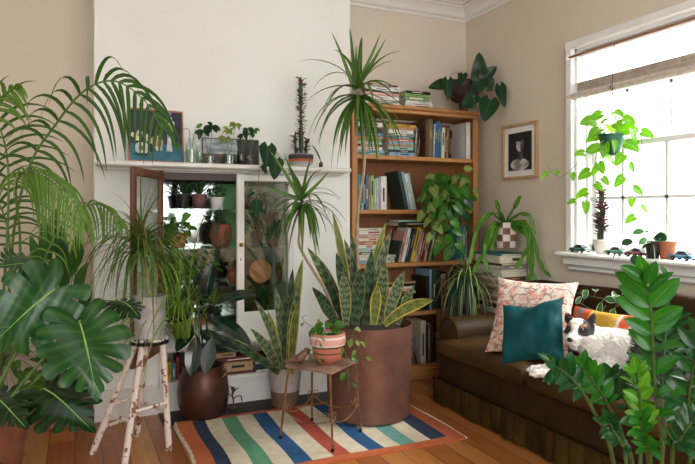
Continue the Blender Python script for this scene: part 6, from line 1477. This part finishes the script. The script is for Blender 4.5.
dog = bpy.data.objects.new('dog', me2); C.objects.link(dog); dog.location = dog_at; tag(dog, 'black and white dog lying on the sofa with its front paws stretched out', 'dog')
# coat tufts
rr = random.Random(5); fm = MB(); cols = []
polys = [p for p in me2.polygons if p.area > 0]; acc = []; s_ = 0
for p in polys: s_ += p.area; acc.append(s_)
import bisect
back = (rump-S).normalized()
for i in range(30000):
    p = polys[bisect.bisect_left(acc, rr.random()*s_)]; w = p.center+dog_at+V(rr.uniform(-.002, .002), rr.uniform(-.002, .002), rr.uniform(-.002, .002)); nn = p.normal
    h = w-S; hy = h.dot(f_h); headish = h.length < .135 and (w-chest).length > .085
    L = (.006 if headish else .024) if hy < .045 or not headish else .003
    if min((w-pw1).length, (w-pw2).length) < .09: L = .006
    if headish and h.dot(hu) > .043: L = .003
    if headish and h.dot(hu) < -.01 and hy < .02: L = .018
    d = (nn*.45+(back-nn*back.dot(nn))*.8+V(0, 0, -.35)+V(rr.uniform(-.3, .3), rr.uniform(-.3, .3), rr.uniform(-.3, .3))).normalized(); sd = d.cross(nn)
    if sd.length < .01: continue
    sd = sd.normalized()*.0011*(1 if L > .01 else .7); L *= rr.uniform(.6, 1.2); w = w-nn*.001
    fm.add([w-sd, w+sd, w+d*L*.6+sd*.6+nn*.001, w+d*L*.6-sd*.6+nn*.001, w+d*L-nn*.002*0], [(0, 1, 2, 3), (3, 2, 4)]); c_ = furcol(w); k_ = rr.uniform(.8, 1.1); cols += [min(1, c_[0]*k_), min(1, c_[1]*k_), min(1, c_[2]*k_), 1]*5
fo = obj('fur', fm, m_coat, dog, smooth=False); ca = fo.data.color_attributes.new('coat', 'FLOAT_COLOR', 'POINT'); ca.data.foreach_set('color', cols); fo['kind'] = 'stuff'
m_eye = PM('dog_eye', '2a1608', '120a04', 30, .05, coat=1); m_nose = PM('dog_nose', '161314', '0c0a0b', 60, .35, .3, 200)
for e in eyes:
    eo = obj('eye', MB().ball(e-f_h*.004, .0108, 14, 10), m_eye, dog)
obj('nose', MB().ball(hp_(0, .127, -.020), (.0155, .011, .012), 14, 10, M=HM), m_nose, dog)
obj('mouth', MB().tube(smooth_path([hp_(-.026, .07, -.052), hp_(-.014, .10, -.050), hp_(0, .122, -.040), hp_(.014, .10, -.050), hp_(.026, .07, -.052)], 4), .0018, 6), m_nose, dog)
# ================================================================ LIGHT AND CAMERA
sc = bpy.context.scene
w = bpy.data.worlds.new('World'); sc.world = w; w.use_nodes = True
nt = w.node_tree; bg = nt.nodes['Background']
tc = nt.nodes.new('ShaderNodeTexCoord'); sp = nt.nodes.new('ShaderNodeSeparateXYZ'); nt.links.new(tc.outputs['Generated'], sp.inputs[0])
rp = nt.nodes.new('ShaderNodeValToRGB'); e = rp.color_ramp.elements
# an overcast sky: pale, a little brighter on the window side of the house
e[0].position = .5; e[0].color = (.92, .93, .95, 1); e[1].position = .9; e[1].color = (1, 1, 1, 1)
lum = nt.nodes.new('ShaderNodeMapRange'); lum.inputs[1].default_value = .25; lum.inputs[2].default_value = .85; lum.inputs[3].default_value = 1.3; lum.inputs[4].default_value = 3.6; nt.links.new(sp.outputs[0], lum.inputs[0]); nt.links.new(lum.outputs[0], bg.inputs[1])
mr = nt.nodes.new('ShaderNodeMapRange'); mr.inputs[1].default_value = -1; nt.links.new(sp.outputs[0], mr.inputs[0])
nt.links.new(mr.outputs[0], rp.inputs[0]); nt.links.new(rp.outputs[0], bg.inputs[0]); pass
def area(name, loc, tgt, sx, sy, e, col=(1, 1, 1)):
    l = bpy.data.lights.new(name, 'AREA'); l.shape = 'RECTANGLE'; l.size = sx; l.size_y = sy; l.energy = e; l.color = col
    o = bpy.data.objects.new(name, l); C.objects.link(o); o.location = loc
    o.rotation_euler = (Vector(tgt)-Vector(loc)).to_track_quat('-Z', 'Y').to_euler(); return o
area('high_sky_daylight', (XW+1.5, 1.9, 3.6), (1.4, 2.7, .7), 2.2, 1.2, 420, (1, .99, .97))
area('front_window_daylight', (.75, -2.1, 1.9), (.9, 3, 1.5), 3.3, 1.7, 62, (1, .99, .98))
cam = bpy.data.cameras.new('camera'); co = bpy.data.objects.new('camera', cam); C.objects.link(co)
co.location = (0, 0, CAMH); co.rotation_euler = (PI/2, 0, -YAW)
cam.sensor_width = 36; cam.lens = FOC/695*36; cam.shift_y = (HZ-232)/695; cam.clip_start = .02
cam.dof.use_dof = False
sc.camera = co
sc.view_settings.view_transform = 'Standard'; sc.view_settings.look = 'None'; sc.view_settings.gamma = 1; sc.view_settings.exposure = 0.6
sc.view_settings.use_curve_mapping = False
sc.cycles.use_denoising = True; sc.cycles.max_bounces = 8; sc.cycles.transparent_max_bounces = 12
